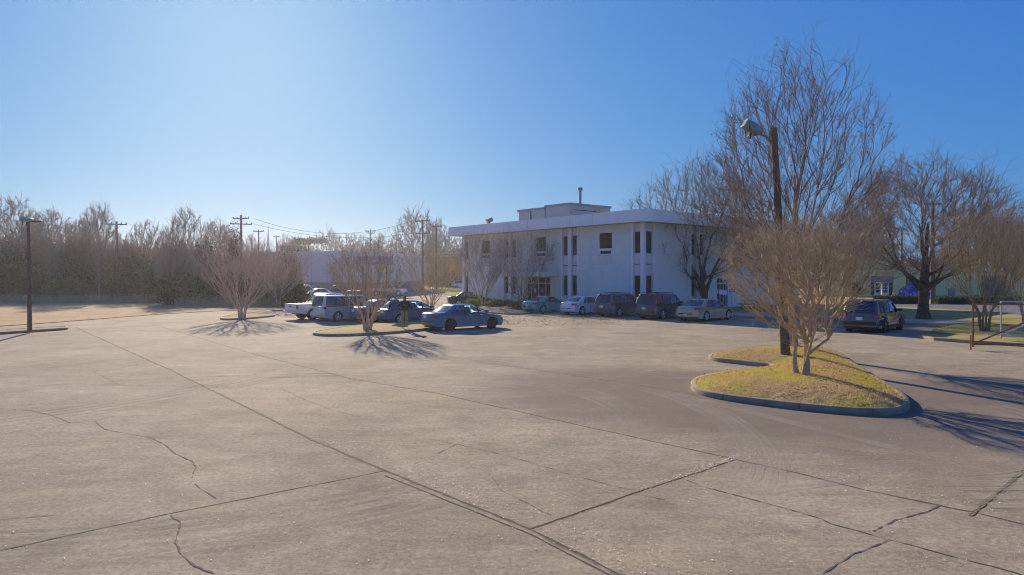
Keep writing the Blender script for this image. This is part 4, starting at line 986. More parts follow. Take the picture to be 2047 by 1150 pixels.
car('suv', 'blue grey large SUV with black wheels alone at the right drive', 'suv', 5.0, 1.98, 1.77, 2.87, 1.08, G(1766.5,665.5), rad(45), paint('blue_grey', (.062,.064,.068)), glass=G_mid, rim=M_rimd, wr=.385, clad=mat('clad_dark', (.035,.037,.04), .6), rails=False, group=GR, cat='suv')
p = P(1806,600,97)
car('hatchback', 'vivid blue small car beyond the hedge at the yellow building', 'hatch', 4.3, 1.78, 1.62, 2.6, .8, (p.x+1.0, 97, 0), rad(8), paint('vivid_blue', (.01,.04,.55)), glass=G_tint, group='far parked cars')
FG = 'far parked cars'
def far(kind, nm, lab, x, d, hd, pc_, **k):
    p = P(x, 600, d); return car(nm, lab, kind, pos=(p.x, d, 0), head=rad(hd), col=pc_, group=FG, **k)
far('van','minivan','pale minivan with a red lit roof edge farthest left by the warehouse', 588, 98, 0, paint('pearl', (.5,.48,.5), .4), L=4.9, W=1.9, Hh=1.75, wb=3.0, ro=1.0, glass=G_mid, cat='minivan')
far('sedan','sedan','black far sedan in front of the pale minivan by the warehouse', 618, 88, 197, paint('black',(0,0,0)), anchor='rl', L=4.7, W=1.8, Hh=1.45, wb=2.7, ro=1.0, glass=G_mid)
far('sedan','sedan','silver far sedan nose to camera beside the dark pickup', 659, 87, 212, paint('silver', (.45,.44,.45), .5), anchor='rl', L=4.7, W=1.8, Hh=1.45, wb=2.7, ro=1.0)
far('hatch','hatchback','dark navy far hatchback behind the median tree', 770, 104, 10, paint('navy', (.01,.015,.06)), L=4.3, W=1.8, Hh=1.6, wb=2.6, ro=.8, glass=G_tint)
for i, (x, d, c_, kd, lb) in enumerate([(806,178,'pearl','sedan','pale far car on the road edge left of the three'),(818,186,'black','suv','dark far SUV on the road edge left'),(840,196,'white','sedan','white far car beyond the forked median tree'),
      (868,190,'champagne','sedan','beige far car beyond the road near the shop sign'),(886,182,'navy','suv','navy far SUV parked in front of the brick shop'),(906,180,'black','sedan','black far car parked in front of the brick shop'),(921,176,'white','suv','white far SUV nearest the office corner')]):
    far(kd, 'sedan' if kd == 'sedan' else 'suv', lb, x-8, d, 5+i*3, paint(c_,(0,0,0)), L=4.8, W=1.85, Hh=1.5 if kd == 'sedan' else 1.8, wb=2.75, ro=1.0, plate=False)
# pickup trucks
def pickup(label, pos, head, pm, L=5.6, W=1.98, Hh=1.85, anchor='rr', wr=.39, glass=None, group=GR, lifted=0, cage=False):
    hw = W/2; ro = 1.2; wb = 3.45; c = math.cos(head); s = math.sin(head); z0 = lifted
    ax = {'rr': (ro,-hw+.1), 'rl': (ro,hw-.1), 'fr': (ro+wb,-hw+.1), 'fl': (ro+wb,hw-.1)}[anchor]; lx, ly = ax[0]-L/2, ax[1]
    o = thing('pickup_truck', label, 'pickup truck', (pos[0]-(lx*c-ly*s), pos[1]-(lx*s+ly*c), 0), head, group); X = lambda x: x-L/2; ar = wr+.08
    def prof(outline, ws, name, m, par=o):
        n = len(outline); V = []
        for f, sc_ in ws: V += [(X(x), f*hw, z+z0) for x, z in outline]
        me = MB(); Fc = []
        for j in range(len(ws)-1):
            for i in range(n): k = (i+1)%n; Fc.append((j*n+i,j*n+k,(j+1)*n+k,(j+1)*n+i))
        Fc += [tuple(range(n)), tuple(range((len(ws)-1)*n, len(ws)*n))]; me.add(V, Fc); return me.build(name, m, par, smooth=35)
    arch = lambda xc: [(xc+ar*math.cos(a), max(.42, wr+ar*math.sin(a))) for a in [math.radians(d) for d in (5,35,65,90,115,145,175)]]
    xr, xf = ro, ro+wb; ws = [(-.97,1),(-1,1),(1,1),(.97,1)]; ws = [(-1,1),(1,1)]
    body = prof([(0,.50),(.0,1.12),(1.95,1.12),(1.96,1.10),(4.05,1.10),(4.35,1.08),(5.35,1.0),(5.55,.9),(L,.62),(L-.03,.42)]+arch(xf)+arch(xr)+[(.1,.5)], ws, 'body', pm)
    me = MB(); me.box(X(.09),X(1.86),-hw+.1,hw-.1,1.122+z0,1.13+z0); me.build('truck_bed', M_blk, o)
    cab = [(1.98,1.09),(2.08,1.75),(2.3,Hh-.02),(3.35,Hh),(3.55,1.78),(4.12,1.09)]
    V = []; n = len(cab)
    for f, t in ((-1,0),(1,0)):
        for x, z in cab: k = max(0,(z-1.09)/.76); V.append((X(x), f*(hw*.93-.14*k), z+z0))
    me = MB(); me.add(V, [tuple(range(n)), tuple(range(n,2*n))]+[(i,(i+1)%n,n+(i+1)%n,n+i) for i in range(n)]); me.build('cab', pm, o, smooth=30)
    for sd in (-1,1):
        def q(x,z,o_=.012): k = max(0,(z-1.09)/.76); return (X(x), sd*(hw*.93-.14*k+o_), z+z0)
        for pts in ([(2.16,1.16),(2.24,1.70),(2.9,1.74),(2.9,1.16)], [(3.0,1.16),(3.0,1.74),(3.42,1.72),(3.9,1.16)]):
            me = MB(); me.add([q(*p_) for p_ in pts], [(0,1,2,3)]); me.build('window', glass or M_glassdark, o)
        me = MB(); me.box(X(-.015),X(.09),sd*hw-.085 if sd>0 else -hw-.008,sd*hw+.008 if sd>0 else -hw+.085+.0,.78+z0,1.08+z0); me.build('tail_light', M_tail, o)
        me = MB(); me.box(X(5.42),X(L+.01),min(sd*hw*.98,sd*hw*.62),max(sd*hw*.98,sd*hw*.62),.70+z0,.88+z0); me.build('headlight', M_head, o)
        for xw in (xr,xf):
            me = MB(); me.tube([(X(xw),sd*(hw-.26),wr),(X(xw),sd*(hw-.02),wr)], [wr,wr], 20); wh = me.build('wheel', M_tyre, o, smooth=40)
            me = MB(); me.tube([(X(xw),sd*(hw-.02),wr),(X(xw),sd*(hw-.005),wr)], [wr*.6,wr*.5], 14); me.build('rim', M_rim, wh, smooth=40)
    me = MB(); me.add([(X(4.0),-hw*.72,1.14+z0),(X(4.0),hw*.72,1.14+z0),(X(3.60),hw*.66,1.72+z0),(X(3.60),-hw*.66,1.72+z0)], [(0,1,2,3)]); me.v = [(v[0]+.05,v[1],v[2]) for v in me.v]; me.build('windscreen', glass or M_glassdark, o)
    me = MB(); me.add([(X(1.985),-hw*.6,1.25+z0),(X(1.985),hw*.6,1.25+z0),(X(2.06),hw*.6,1.68+z0),(X(2.06),-hw*.6,1.68+z0)], [(0,1,2,3)]); me.v = [(v[0]-.012,v[1],v[2]) for v in me.v]; me.build('rear_window', glass or M_glassdark, o)
    me = MB(); me.box(X(-.16),X(-.01),-hw*.9,hw*.9,.50+z0,.64+z0); me.build('rear_bumper', M_chr, o)
    me = MB(); me.box(X(-.02),X(-.004),-.14,.14,.90+z0,1.0+z0); me.build('tailgate_handle', M_blk, o)
    me = MB(); me.box(X(-.19),X(-.165),-.16,.16,.50+z0,.62+z0); me.build('number_plate', M_plate, o)
    me = MB(); me.box(X(.4),X(5.2),-hw+.3,hw-.3,.38+z0,.60+z0); me.build('chassis', M_blk, o)
    if cage:
        me = MB()
        for a_, b_ in (((.2,1.13),(.2,1.95)),((1.8,1.13),(1.8,1.95)),((.2,1.95),(1.8,1.95)),((2.3,1.97),(3.6,1.97))):
            for sd in (-1,1): me.bar((X(a_[0]),sd*.85,a_[1]+z0),(X(b_[0]),sd*.85,b_[1]+z0),.07)
        me.bar((X(.2),-.85,1.95+z0),(X(.2),.85,1.95+z0),.07); me.build('rack', M_gal, o)
    return o
pickup('white pickup truck parked left of the silver beige minivan', G(625,640), rad(42), paint('white',(0,0,0)))
p = P(705,600,88); pickup('dark pickup truck facing left behind the silver beige minivan', (p.x, 88), rad(197), paint('dark_brown', (.05,.035,.035)), anchor='rl', group=FG)
p = P(770,600,101); pickup('white hooded utility truck with a pale rack behind the median tree', (p.x-2.0, 104), rad(-4), paint('white',(0,0,0)), L=5.6, anchor='rr', group=FG, cage=True, lifted=.06)
# ---------------------------------------------------------------- people
def skin_mesh(name, nodes, edges, m, parent, sub=2):
    me = bpy.data.meshes.new(name); me.from_pydata([n[0] for n in nodes], edges, []); me.materials.append(m)
    o = bpy.data.objects.new(name, me); sc.collection.objects.link(o); o.parent = parent
    md = o.modifiers.new('skin', 'SKIN')
    for i, n in enumerate(nodes):
        r = n[1]; me.skin_vertices[0].data[i].radius = r if isinstance(r, tuple) else (r, r)
        me.skin_vertices[0].data[i].use_root = (i == 0)
    md.use_smooth_shade = True; s2 = o.modifiers.new('sub', 'SUBSURF'); s2.levels = sub; s2.render_levels = sub
    return o
M_skin = mat('skin', (.22,.12,.085), .6); M_hood = mat('dark_hoodie', (.012,.015,.03), .9); M_khaki = mat('khaki_cloth', (.33,.25,.19), .9)
M_shoe = mat('dark_shoe', (.05,.03,.025), .7); M_hair = mat('dark_hair', (.03,.02,.015), .8); M_tee = mat('pale_top', (.55,.55,.60), .9); M_hair2 = mat('auburn_hair', (.16,.06,.03), .8)
def person(label, pos, rz, S, top_m, leg_m, hair_m, arms, skin=M_skin):
    t = thing('person', label, 'person', pos, rz); t.scale = (S,S,S)
    B = [((0,0,1.0),(.15,.11)),((0,0,1.22),(.14,.10)),((0,0,1.42),(.17,.10)),((0,0,1.48),(.075,.07)),((0,-.01,1.55),(.075,.075)),((0,-.02,1.64),(.105,.125)),((0,-.02,1.73),(.10,.115))]
    E = [(0,1),(1,2),(2,3),(3,4),(4,5),(5,6)]
    for sd in (-1,1):
        k = len(B); B += [((sd*.10,0,.90),(.09,.09)),((sd*.115,-.01,.50),(.055,.06)),((sd*.125,.02,.10),(.035,.04)),((sd*.13,-.14,.035),(.035,.03))]; E += [(0,k),(k,k+1),(k+1,k+2),(k+2,k+3)]
        k = len(B); sh_, el, wr_, hd = arms[0 if sd < 0 else 1]
        B += [((sd*sh_[0],sh_[1],sh_[2]),(.055,.055)),((sd*el[0],el[1],el[2]),(.04,.042)),((sd*wr_[0],wr_[1],wr_[2]),(.026,.026)),((sd*hd[0],hd[1],hd[2]),(.036,.022))]; E += [(2,k),(k,k+1),(k+1,k+2),(k+2,k+3)]
        d = (Vector(hd)-Vector(wr_)).normalized()
        for q in range(5):
            off = Vector((0,0,.028-.016*q)) if q < 4 else Vector((0,-.02,.03)); st_ = Vector(hd)+d*.03+off; a = len(B)
            e1 = st_+d*.032+off*.25; e2 = e1+d*.026-Vector((0,0,.008)); r = .009 if q < 4 else .011
            B += [((sd*st_.x,st_.y,st_.z),(r,r)),((sd*e1.x,e1.y,e1.z),(r,r)),((sd*e2.x,e2.y,e2.z),(r*.8,r*.8))]; E += [(k+3,a),(a,a+1),(a+1,a+2)]
    skin_mesh('body', B, E, skin, t, 1)
    T = [((0,0,.94),(.20,.15)),((0,0,1.1),(.20,.15)),((0,0,1.25),(.20,.15)),((0,0,1.41),(.215,.14)),((0,.01,1.51),(.12,.11))]; E = [(0,1),(1,2),(2,3),(3,4)]
    for sd in (-1,1):
        k = len(T); sh_, el, wr_, hd = arms[0 if sd < 0 else 1]
        T += [((sd*sh_[0],sh_[1],sh_[2]),(.10,.10)),((sd*el[0],el[1],el[2]),(.085,.085)),((sd*wr_[0],wr_[1],wr_[2]),(.055,.055))]; E += [(3,k),(k,k+1),(k+1,k+2)]
    skin_mesh('sweater', T, E, top_m, t, 2)
    T = [((0,0,.97),(.175,.125))]; E = []
    for sd in (-1,1):
        k = len(T); T += [((sd*.10,0,.84),(.105,.105)),((sd*.118,-.01,.50),(.085,.088)),((sd*.128,.02,.12),(.075,.08))]; E += [(0,k),(k,k+1),(k+1,k+2)]
    skin_mesh('trousers', T, E, leg_m, t, 2)
    for sd in (-1,1): skin_mesh('shoe', [((sd*.128,.05,.05),(.045,.05)),((sd*.13,-.06,.045),(.048,.042)),((sd*.135,-.17,.035),(.04,.03))], [(0,1),(1,2)], M_shoe, t, 1)
    skin_mesh('hair', [((0,.03,1.68),(.115,.12)),((0,.01,1.765),(.105,.118))], [(0,1)], hair_m, t, 2)
    me = MB()
    for sd in (-1,1): me.box(sd*.032-.012,sd*.032+.012,-.118,-.108,1.685,1.70)
    me.box(-.025,.025,-.118,-.105,1.615,1.622); me.build('eyes', M_hair, t)
    me = MB(); me.add([(-.014,-.112,1.645),(.014,-.112,1.645),(0,-.135,1.648),(0,-.112,1.69)], [(0,1,2),(0,2,3),(1,3,2),(0,3,1)]); me.build('nose', skin, t)
    return t
hands_front = [((.215,0,1.41),(.31,.02,1.16),(.16,-.22,1.22),(.085,-.25,1.24))]*2
g = G(809,654,.22)
person('person in a dark hoodie and khaki trousers standing on the median grass by the hatchback', (g.x, g.y, .21), rad(4), .99, M_hood, M_khaki, M_hair, hands_front)
g = P(787,640,47.2)
person('person with auburn hair and a pale top behind the open hatchback', (g.x, 47.4, 0), rad(150), .93, M_tee, M_hood, M_hair2, [((.21,0,1.41),(.27,.02,1.14),(.25,-.08,.90),(.24,-.1,.82))]*2, mat('skin_fair', (.45,.28,.22), .6))
# ---------------------------------------------------------------- trees
def perp(d, rg):
    a = rg.normal(0, 1, 3); a -= d*a.dot(d); return a/np.linalg.norm(a)
def frusta(S, k, rmin=0):
    S = np.array(S); a = S[:,:3]; b = S[:,3:6]; ra = np.maximum(S[:,6],rmin); rb = np.maximum(S[:,7],rmin); d = b-a; d /= np.maximum(np.linalg.norm(d,axis=1,keepdims=True),1e-9)
    ref = np.where(np.abs(d[:,2:3]) < .9, np.array([[0,0,1.]]), np.array([[1.,0,0]])); x = np.cross(d, ref); x /= np.linalg.norm(x,axis=1,keepdims=True); y = np.cross(d, x)
    N = len(S); V = np.zeros((N, 2*k, 3)); b = b + d*np.minimum(rb,.05)[:,None]*.6
    for i in range(k):
        c, s = math.cos(2*math.pi*i/k), math.sin(2*math.pi*i/k); o = x*c+y*s
        V[:,i] = a+o*ra[:,None]; V[:,k+i] = b+o*rb[:,None]
    F_ = np.array([(i,(i+1)%k,k+(i+1)%k,k+i) for i in range(k)])
    return V.reshape(-1,3), (F_[None]+np.arange(N)[:,None,None]*2*k).reshape(-1,4)
def leaves(C, n, size, spread, rg):
    "n small quads round each centre"
    C = np.repeat(np.asarray(C), n, 0); N = len(C); p = C + rg.normal(0, 1, (N,3))*spread
    u = rg.normal(0,1,(N,3)); u /= np.linalg.norm(u,axis=1,keepdims=True); v = np.cross(u, rg.normal(0,1,(N,3))); v /= np.linalg.norm(v,axis=1,keepdims=True)
    s = size*(.5+rg.random(N))[:,None]; V = np.stack([p-u*s, p-v*s*.55, p+u*s, p+v*s*.55], 1).reshape(-1,3)
    return V, np.arange(4*N).reshape(-1,4)
def bark(name, c, var=.35): return mat('bark_'+name, c, .9, var=var, vs_=5, bump=.4, bs=25, spec=.2)
def make_tree(name, label, sp, seed, Ht, Wd, trunk_m, twig_m, pos, rz=0, rmin=.006, seeds=None, seed_m=None, group=None, cat='tree'):
    """crown points inside a rounded outline, each joined to the limb that keeps its way to the ground shortest; limbs thicken with what they carry.
    sp: N points, stems [[(x,y,z)...]], R trunk radius, bf, zc widest height, cone (bottom, top), tw twigs per node, tl twig length"""
    rg = np.random.default_rng(seed); zc = Ht*sp.get('zc', .6); c0, c1 = sp.get('cone', (.15,.55)); a1, a2, a3 = rg.random(3)*6.28; lob = sp.get('lob', .10)
    def lim(q):
        th = np.arctan2(q[:,1], q[:,0]); k = 1+lob*np.sin(3*th+a1)+lob*.7*np.sin(5*th+a2+q[:,2]*.8)
        h = np.hypot(q[:,0], q[:,1])/(Wd*.5)/np.clip((q[:,2]/Ht-c0)/(c1-c0), .05, 1)**sp.get('cp', .8)
        return (h/k)**2 + (np.maximum(q[:,2]-zc,0)/((Ht-zc)*(.92+.10*np.sin(4*th+a3))))**2
    N = sp['N']; pts = np.zeros((0,3))
    while len(pts) < N:
        q = rg.uniform(-1,1,(N*3,3))*np.array((Wd*.58,Wd*.58,Ht*.5))+np.array((0,0,Ht*.5)); f = lim(q); keep = (f < 1) & (q[:,2] > c0*Ht) & (rg.random(len(q)) < (.25+.75*f)); pts = np.concatenate([pts, q[keep]])
    pts = pts[:N]; nodes = []; par = []; path = []; sid = []; tops = []
    for si, st in enumerate(sp['stems']):
        st = [np.array(s, float) for s in st]; prev = -1; L_ = 0.0
        for k in range(len(st)-1):
            n_ = max(2, int(np.linalg.norm(st[k+1]-st[k])/.3))
            for m_ in range(n_ + (k == len(st)-2)):
                q = st[k]+(st[k+1]-st[k])*m_/n_ + rg.normal(0,.012,3)*(m_ > 0)
                if prev >= 0: L_ += np.linalg.norm(q-nodes[prev])
                nodes.append(q); par.append(prev); path.append(L_); prev = len(nodes)-1; sid.append(si)
        tops.append(L_)
    S0 = len(nodes); X = np.concatenate([np.array(nodes), pts]); par += [-1]*N; pl = np.concatenate([np.array(path), np.zeros(N)]); bf = sp.get('bf', .6)
    best = np.full(N, 1e9); bp_ = np.zeros(N, int); att = np.zeros(N, bool)
    zmin = sp.get('attach', 0)
    for s in range(S0):
        if nodes[s][2] < zmin: continue
        cst = np.linalg.norm(pts-X[s], axis=1); cst = cst*(1+.9*np.clip((X[s,2]-pts[:,2])/np.maximum(cst,1e-3), 0, 1)) + bf*pl[s]; u = cst < best; best[u] = cst[u]; bp_[u] = s
    for _ in range(N):
        k = int(np.argmin(np.where(att, 1e9, best))); att[k] = True; g_ = S0+k; par[g_] = bp_[k]; pl[g_] = pl[bp_[k]]+np.linalg.norm(pts[k]-X[bp_[k]])
        dd_ = np.linalg.norm(pts-pts[k], axis=1); cst = dd_*(1+.9*np.clip((pts[k,2]-pts[:,2])/np.maximum(dd_,1e-3), 0, 1)) + bf*pl[g_]; u = (cst < best) & ~att; best[u] = cst[u]; bp_[u] = g_
    par = np.array(par); order = np.argsort(pl); cnt = np.ones(len(X))
    for s in order[::-1]:
        if par[s] >= 0: cnt[par[s]] += cnt[s]
    for _ in range(2):      # soften the kinks of the limbs
        Y = X.copy(); ch = np.zeros_like(X); w_ = np.zeros(len(X)); m_ = par >= 0
        np.add.at(ch, par[m_], X[m_]*cnt[m_,None]); np.add.at(w_, par[m_], cnt[m_]); ok_ = (w_ > 0) & m_; ok_[:S0] = False
        Y[ok_] = .5*X[ok_]+.25*X[par[ok_]]+.25*ch[ok_]/w_[ok_,None]; X = Y
    rad_ = np.maximum(sp['R']*(cnt/cnt.max())**sp.get('ex', .48), rmin*1.2)
    sr = sp.get('sr') or [sp.get('R')*.8]*len(sp['stems']); rad_[:S0] = [sr[k]*(1-.78*p_/tops[k]) for k, p_ in zip(sid, path)]; rad_[S0:] = np.minimum(rad_[S0:], np.array([rad_[q] if q >= 0 else 1 for q in par[S0:]]))
    fl = sp.get('flare', 1.5); rad_[:S0] *= 1+(fl-1)*np.exp(-X[:S0,2]/.22)
    m_ = np.where(par >= 0)[0]; A, B = X[par[m_]], X[m_]; rB = rad_[m_]; rA = np.minimum(rad_[par[m_]], rB*1.35); tr_ = (m_ < S0); rA[tr_] = rad_[par[m_]][tr_]
    ln = np.linalg.norm(B-A, axis=1); mid = (A+B)/2 + rg.normal(0,.045,A.shape)*ln[:,None]; mid[tr_] = ((A+B)/2)[tr_]
    SG = np.concatenate([np.concatenate([A, mid, rA[:,None], ((rA+rB)/2)[:,None]], 1), np.concatenate([mid, B, ((rA+rB)/2)[:,None], rB[:,None]], 1)])
    bg_ = tr_ | (rB > sp['R']*.22); big = np.concatenate([bg_, bg_]); t = thing(name, label, cat, pos, rz, group)
    V, Q = frusta(SG[big], 8, rmin); rawmesh('trunk', V, Q, trunk_m, t)
    # twigs
    tw = sp.get('tw', 3); tl = sp.get('tl', .5); src = S0+np.arange(N); src = np.repeat(src, tw); o_ = X[src] + (X[par[src]]-X[src])*rg.random((len(src),1))*.9
    dr = X[src]-X[par[src]]; dr /= np.maximum(np.linalg.norm(dr,axis=1,keepdims=True),1e-6); dr += rg.normal(0,.45,dr.shape)+np.array((0,0,sp.get('up', .25))); dr /= np.linalg.norm(dr,axis=1,keepdims=True)
    l_ = (tl*(.4+rg.random(len(src)))*(1+1.3*(rg.random(len(src)) < .07)))[:,None]; m1 = o_+dr*l_*.5; d2 = dr+rg.normal(0,.22,dr.shape)+np.array((0,0,.12)); d2 /= np.linalg.norm(d2,axis=1,keepdims=True); m2 = m1+d2*l_*.5
    z1 = np.full((len(src),1), 1.0); T = [np.concatenate([o_, m1, z1*rmin*1.5, z1*rmin*1.15], 1), np.concatenate([m1, m2, z1*rmin*1.15, z1*rmin*.7], 1)]
    for fr in (.35,.65,.95)[:sp.get('sub', 3)]:
        p0 = o_+(m2-o_)*fr; d3 = dr+rg.normal(0,.55,dr.shape)+np.array((0,0,.1)); d3 /= np.linalg.norm(d3,axis=1,keepdims=True); T.append(np.concatenate([p0, p0+d3*l_*.45, z1*rmin, z1*rmin*.6], 1))
    V, Q = frusta(np.concatenate([SG[~big]]+T), 3, rmin*.5); rawmesh('crown', V, Q, twig_m, t)
    if seeds:
        T_ = m2[(rg.random(len(m2)) < seeds[0]) & (m2[:,2] > (seeds[4] if len(seeds) > 4 else 0)*Ht)]
        V, Q = leaves(T_, seeds[1], seeds[2], seeds[3], rg); rawmesh('seed_heads', V, Q, seed_m, t, smooth=False)
    return t
def stems(n, r0, r1, h, rg):
    return [[(r0*math.cos(6.28*k/n), r0*math.sin(6.28*k/n), -.15), (r1*.45*math.cos(6.28*k/n+.3), r1*.45*math.sin(6.28*k/n+.3), h*.5), (r1*rg.uniform(.8,1.3)*math.cos(6.28*k/n+.5), r1*rg.uniform(.8,1.3)*math.sin(6.28*k/n+.5), h*rg.uniform(.85,1.15))] for k in range(n)]
M_bt = bark('myrtle', (.56,.40,.25)); M_bt2 = bark('myrtle_twig', (.54,.42,.25), .45); M_bo = bark('oak', (.12,.095,.065), .5); M_bo2 = bark('oak_twig', (.34,.25,.17)); M_bt3 = bark('grey_myrtle_twig', (.46,.36,.28), .4)
M_bp = bark('pale', (.42,.33,.25)); M_bp2 = bark('pale_twig', (.27,.20,.15)); M_wood_t = bark('woods', (.28,.22,.18)); M_wood_p = bark('woods_twig', (.38,.26,.20)); M_pink = bark('pink_twig', (.52,.35,.29), .3); M_pinkt = bark('pink_trunk', (.55,.42,.33))
M_seed = mat('seed_brown', (.24,.09,.05), .9, var=.4, vs_=5, spec=.1); M_seed2 = mat('dry_leaf', (.42,.20,.11), .9, trl=.3, var=.4, vs_=5, spec=.1)
R1 = random.Random(8)
def top_h(base, ytop): return H-(ytop-YH)*base.y/F
# near island myrtle: two trunks
b = G(1607,750,.36); b.z = .38
make_tree('crape_myrtle', 'dense reddish brown crape myrtle with twin smooth trunks on the near grass island', dict(N=1050, R=.10, sr=[.105,.05,.075,.05,.05,.04], bf=.62, zc=.68, cone=(.10,.62), cp=.9, tw=3, tl=.36, up=.35, ex=.42, flare=1.35, attach=.8, lob=.19, sub=3,
    stems=[[(.03,0,-.3),(.06,.0,.9),(-.05,.05,1.5),(-.1,.0,2.1)],[(.03,.02,-.3),(.10,.05,.95),(.45,.2,1.7),(.6,.3,2.2)],[(-.20,.05,-.3),(-.22,.05,.7),(-.28,.05,1.3),(-.6,-.2,1.9)],[(-.2,.06,-.3),(-.2,.1,1.0),(-.1,.5,2.0)],[(.04,.0,.5),(.55,-.25,1.0),(.95,-.3,1.75)],[(.04,-.03,.3),(.1,-.4,1.2),(.1,-.7,2.0)]]),
    21, 4.35, 3.75, M_bt, M_bt2, b, 0, .0034, (.05,3,.016,.03), M_seed2)
b = G(1583,699,.2); b.z = .15
make_tree('tall_tree', 'tallest bare tree with pale ascending limbs and tiny seed balls behind the lamp pole', dict(N=1150, R=.16, sr=[.20,.10,.10], bf=.75, zc=.50, cone=(.12,.44), cp=.7, tw=3, tl=.55, up=.3, ex=.46, lob=.16, attach=2.2,
    stems=[[(0,0,-.2),(.05,0,2.6),(.1,0,4.5),(.25,.1,7.0)],[(.05,0,2.2),(-.35,.1,4.0),(-.5,.2,6.5)],[(.05,0,2.4),(.8,.1,4.4),(1.3,.1,6.4)]]), 33, top_h(b,108), 7.3, M_bp, M_bp2, b, .3, .0050, (.22,2,.030,.05), M_seed)
b = G(1416,618,.1); b.z = .1
make_tree('shade_tree', 'spreading bare tree with a dark forked trunk directly before the office facade', dict(N=1500, R=.22, sr=[.30,.24,.24,.13], lob=.15, bf=.50, zc=.50, cone=(.16,.42), cp=.6, tw=3, tl=.75, up=.4, ex=.50, attach=1.2,
    stems=[[(0,0,-.2),(-.15,0,1.6),(-.9,0,3.3),(-2.3,0,5.2)],[(0,0,-.2),(-.05,.05,1.7),(-.35,.3,3.8),(-.6,.4,6.0)],[(0,0,-.2),(.1,0,1.6),(.75,-.3,3.6),(1.6,-.6,5.5)],[(0,0,.9),(-1.2,-.3,2.6),(-2.2,-.5,3.9)]]), 5, top_h(b,316), 12.0, M_bo, M_bo2, b - Vector((.3,0,0)), 0, .0080)
b = G(1843,639,.12); b.z = .1
make_tree('oak_tree', 'spreading bare tree with a thick mossy trunk on the sunny right lawn', dict(N=1300, R=.22, sr=[.40,.17,.17,.14,.13], lob=.14, bf=.48, zc=.48, cone=(.22,.44), cp=.55, tw=3, tl=.75, up=.35, ex=.5, attach=2.0,
    stems=[[(0,0,-.2),(.0,0,2.4),(.1,0,4.0),(.3,0,6.5)],[(0,0,1.9),(-1.6,.1,3.6),(-3.0,.2,5.4)],[(0,0,1.9),(1.6,0,3.0),(3.6,-.2,4.2)],[(0,0,2.3),(.8,.6,4.2),(1.5,1.0,6.2)],[(0,0,2.2),(-.5,-.8,4.4),(-1.1,-1.4,6.4)]]), 12, top_h(b,314), 11.9, M_bo, M_bo2, b+Vector((.1,0,0)), 0, .0080, (.05,2,.03,.06), M_seed2)
for (x, y, yt, wpx, lab, sd, nst, tm, cm, sx_) in [
    (735,661,487,168,'crape myrtle with seed clusters on the median beside the standing person',41,6,M_bt,M_bt2,(.16,3,.045,.05,.72)),
    (861,624,488,138,'thin forked crape myrtle right of the blue hatchback',42,5,M_bt,M_bt2,(.08,3,.03,.05,.6)),
    (966,611,466,118,'left crape myrtle in the planting bed before the office facade',43,5,M_bt,M_bt3,(.10,3,.035,.05,.55)),
    (1043,614,459,140,'crape myrtle in the planting bed nearest the teal coupe',44,7,M_bt,M_bt3,(.12,3,.035,.05,.5)),
    (484,635,476,200,'pinkish fan shaped crape myrtle on the far left island',45,5,M_pinkt,M_pink,None),
    (556,612,484,150,'pinkish crape myrtle half hidden behind the fan shaped one',46,4,M_pinkt,M_pink,None),
    (1968,662,425,190,'greenish brown myrtle with slanting stems behind the pipe gates',47,6,bark('green_trunk',(.26,.22,.11)),bark('green_twig',(.40,.32,.18)),(.10,3,.04,.05,.5)),
    (2052,648,420,150,'reddish brown bushy tree cut by the right picture edge',48,5,M_bt,M_bt2,(.2,4,.05,.06,.3))]:
    b = G(x, y, .12); dd_ = b.y; b.z = .08; hh = top_h(b,yt); W_ = wpx*dd_/F*.92
    make_tree('crape_myrtle', lab, dict(N=400 if x < 1200 else 430, R=.05, sr=[.07]*nst, bf=.8, zc=.66, cone=(.04,.58), cp=.8, tw=4, tl=hh*.11, up=.5, ex=.43, flare=1.3, lob=.12, sub=1, attach=.5, stems=stems(nst,.14,.75,hh*.34,R1)),
        sd, hh, W_, tm, cm, b, R1.random()*6, .0040 if dd_ < 60 else .0058, sx_, M_seed2 if sx_ else None)
# myrtle-like mass to the right, behind the island tree and along the office
# ------------- woods on the left: tall bare trees, shrubs, evergreens, undergrowth
UP1 = [[(0,0,-.1),(.0,0,4.0),(.1,0,7.0)]]; UP2 = [[(0,0,-.1),(-.2,0,3.5),(-.5,0,6.5)],[(.1,0,-.1),(.5,.1,3.5),(.9,.2,6.0)]]
WT = lambda n, st, **k: dict(dict(N=n, R=.20, bf=.6, zc=.62, cone=(.20,.60), tw=3, tl=.7, up=.4, ex=.45, sub=2, attach=2.5, stems=st), **k)
WS = lambda n: dict(N=n, R=.07, bf=.8, zc=.55, cone=(.0,.35), tw=5, tl=.6, up=.5, ex=.4, sub=2, attach=.2, stems=stems(6,.2,.5,1.3,R1))
proto = {}
def place_tree(key, label, x, ytop, d, wpx=None, name='bare_tree', group=None, rz=None, hb=0, **k):
    p = P(x, ytop, d); h = p.z
    if key not in proto:
        sp_, sd, tm, cm, hw_ = key_defs[key]; t = make_tree(name, label, sp_, sd, hw_[0], hw_[1], tm, cm, (p.x, p.y, 0), 0, hw_[2], hw_[3] if len(hw_) > 3 else None, M_seed2, group); proto[key] = t; o = t
    else: o = dup(proto[key]); o.name = name
    hw_ = key_defs[key][4]; sz = h/hw_[0]; sxy = (wpx*d/F/hw_[1]) if wpx else sz
    o.location = (p.x, p.y, 0); o.scale = (sxy, sxy, sz); o.rotation_euler = (0,0, R1.random()*6.28 if rz is None else rz); o['label'] = label
    if group: o['group'] = group
    return o
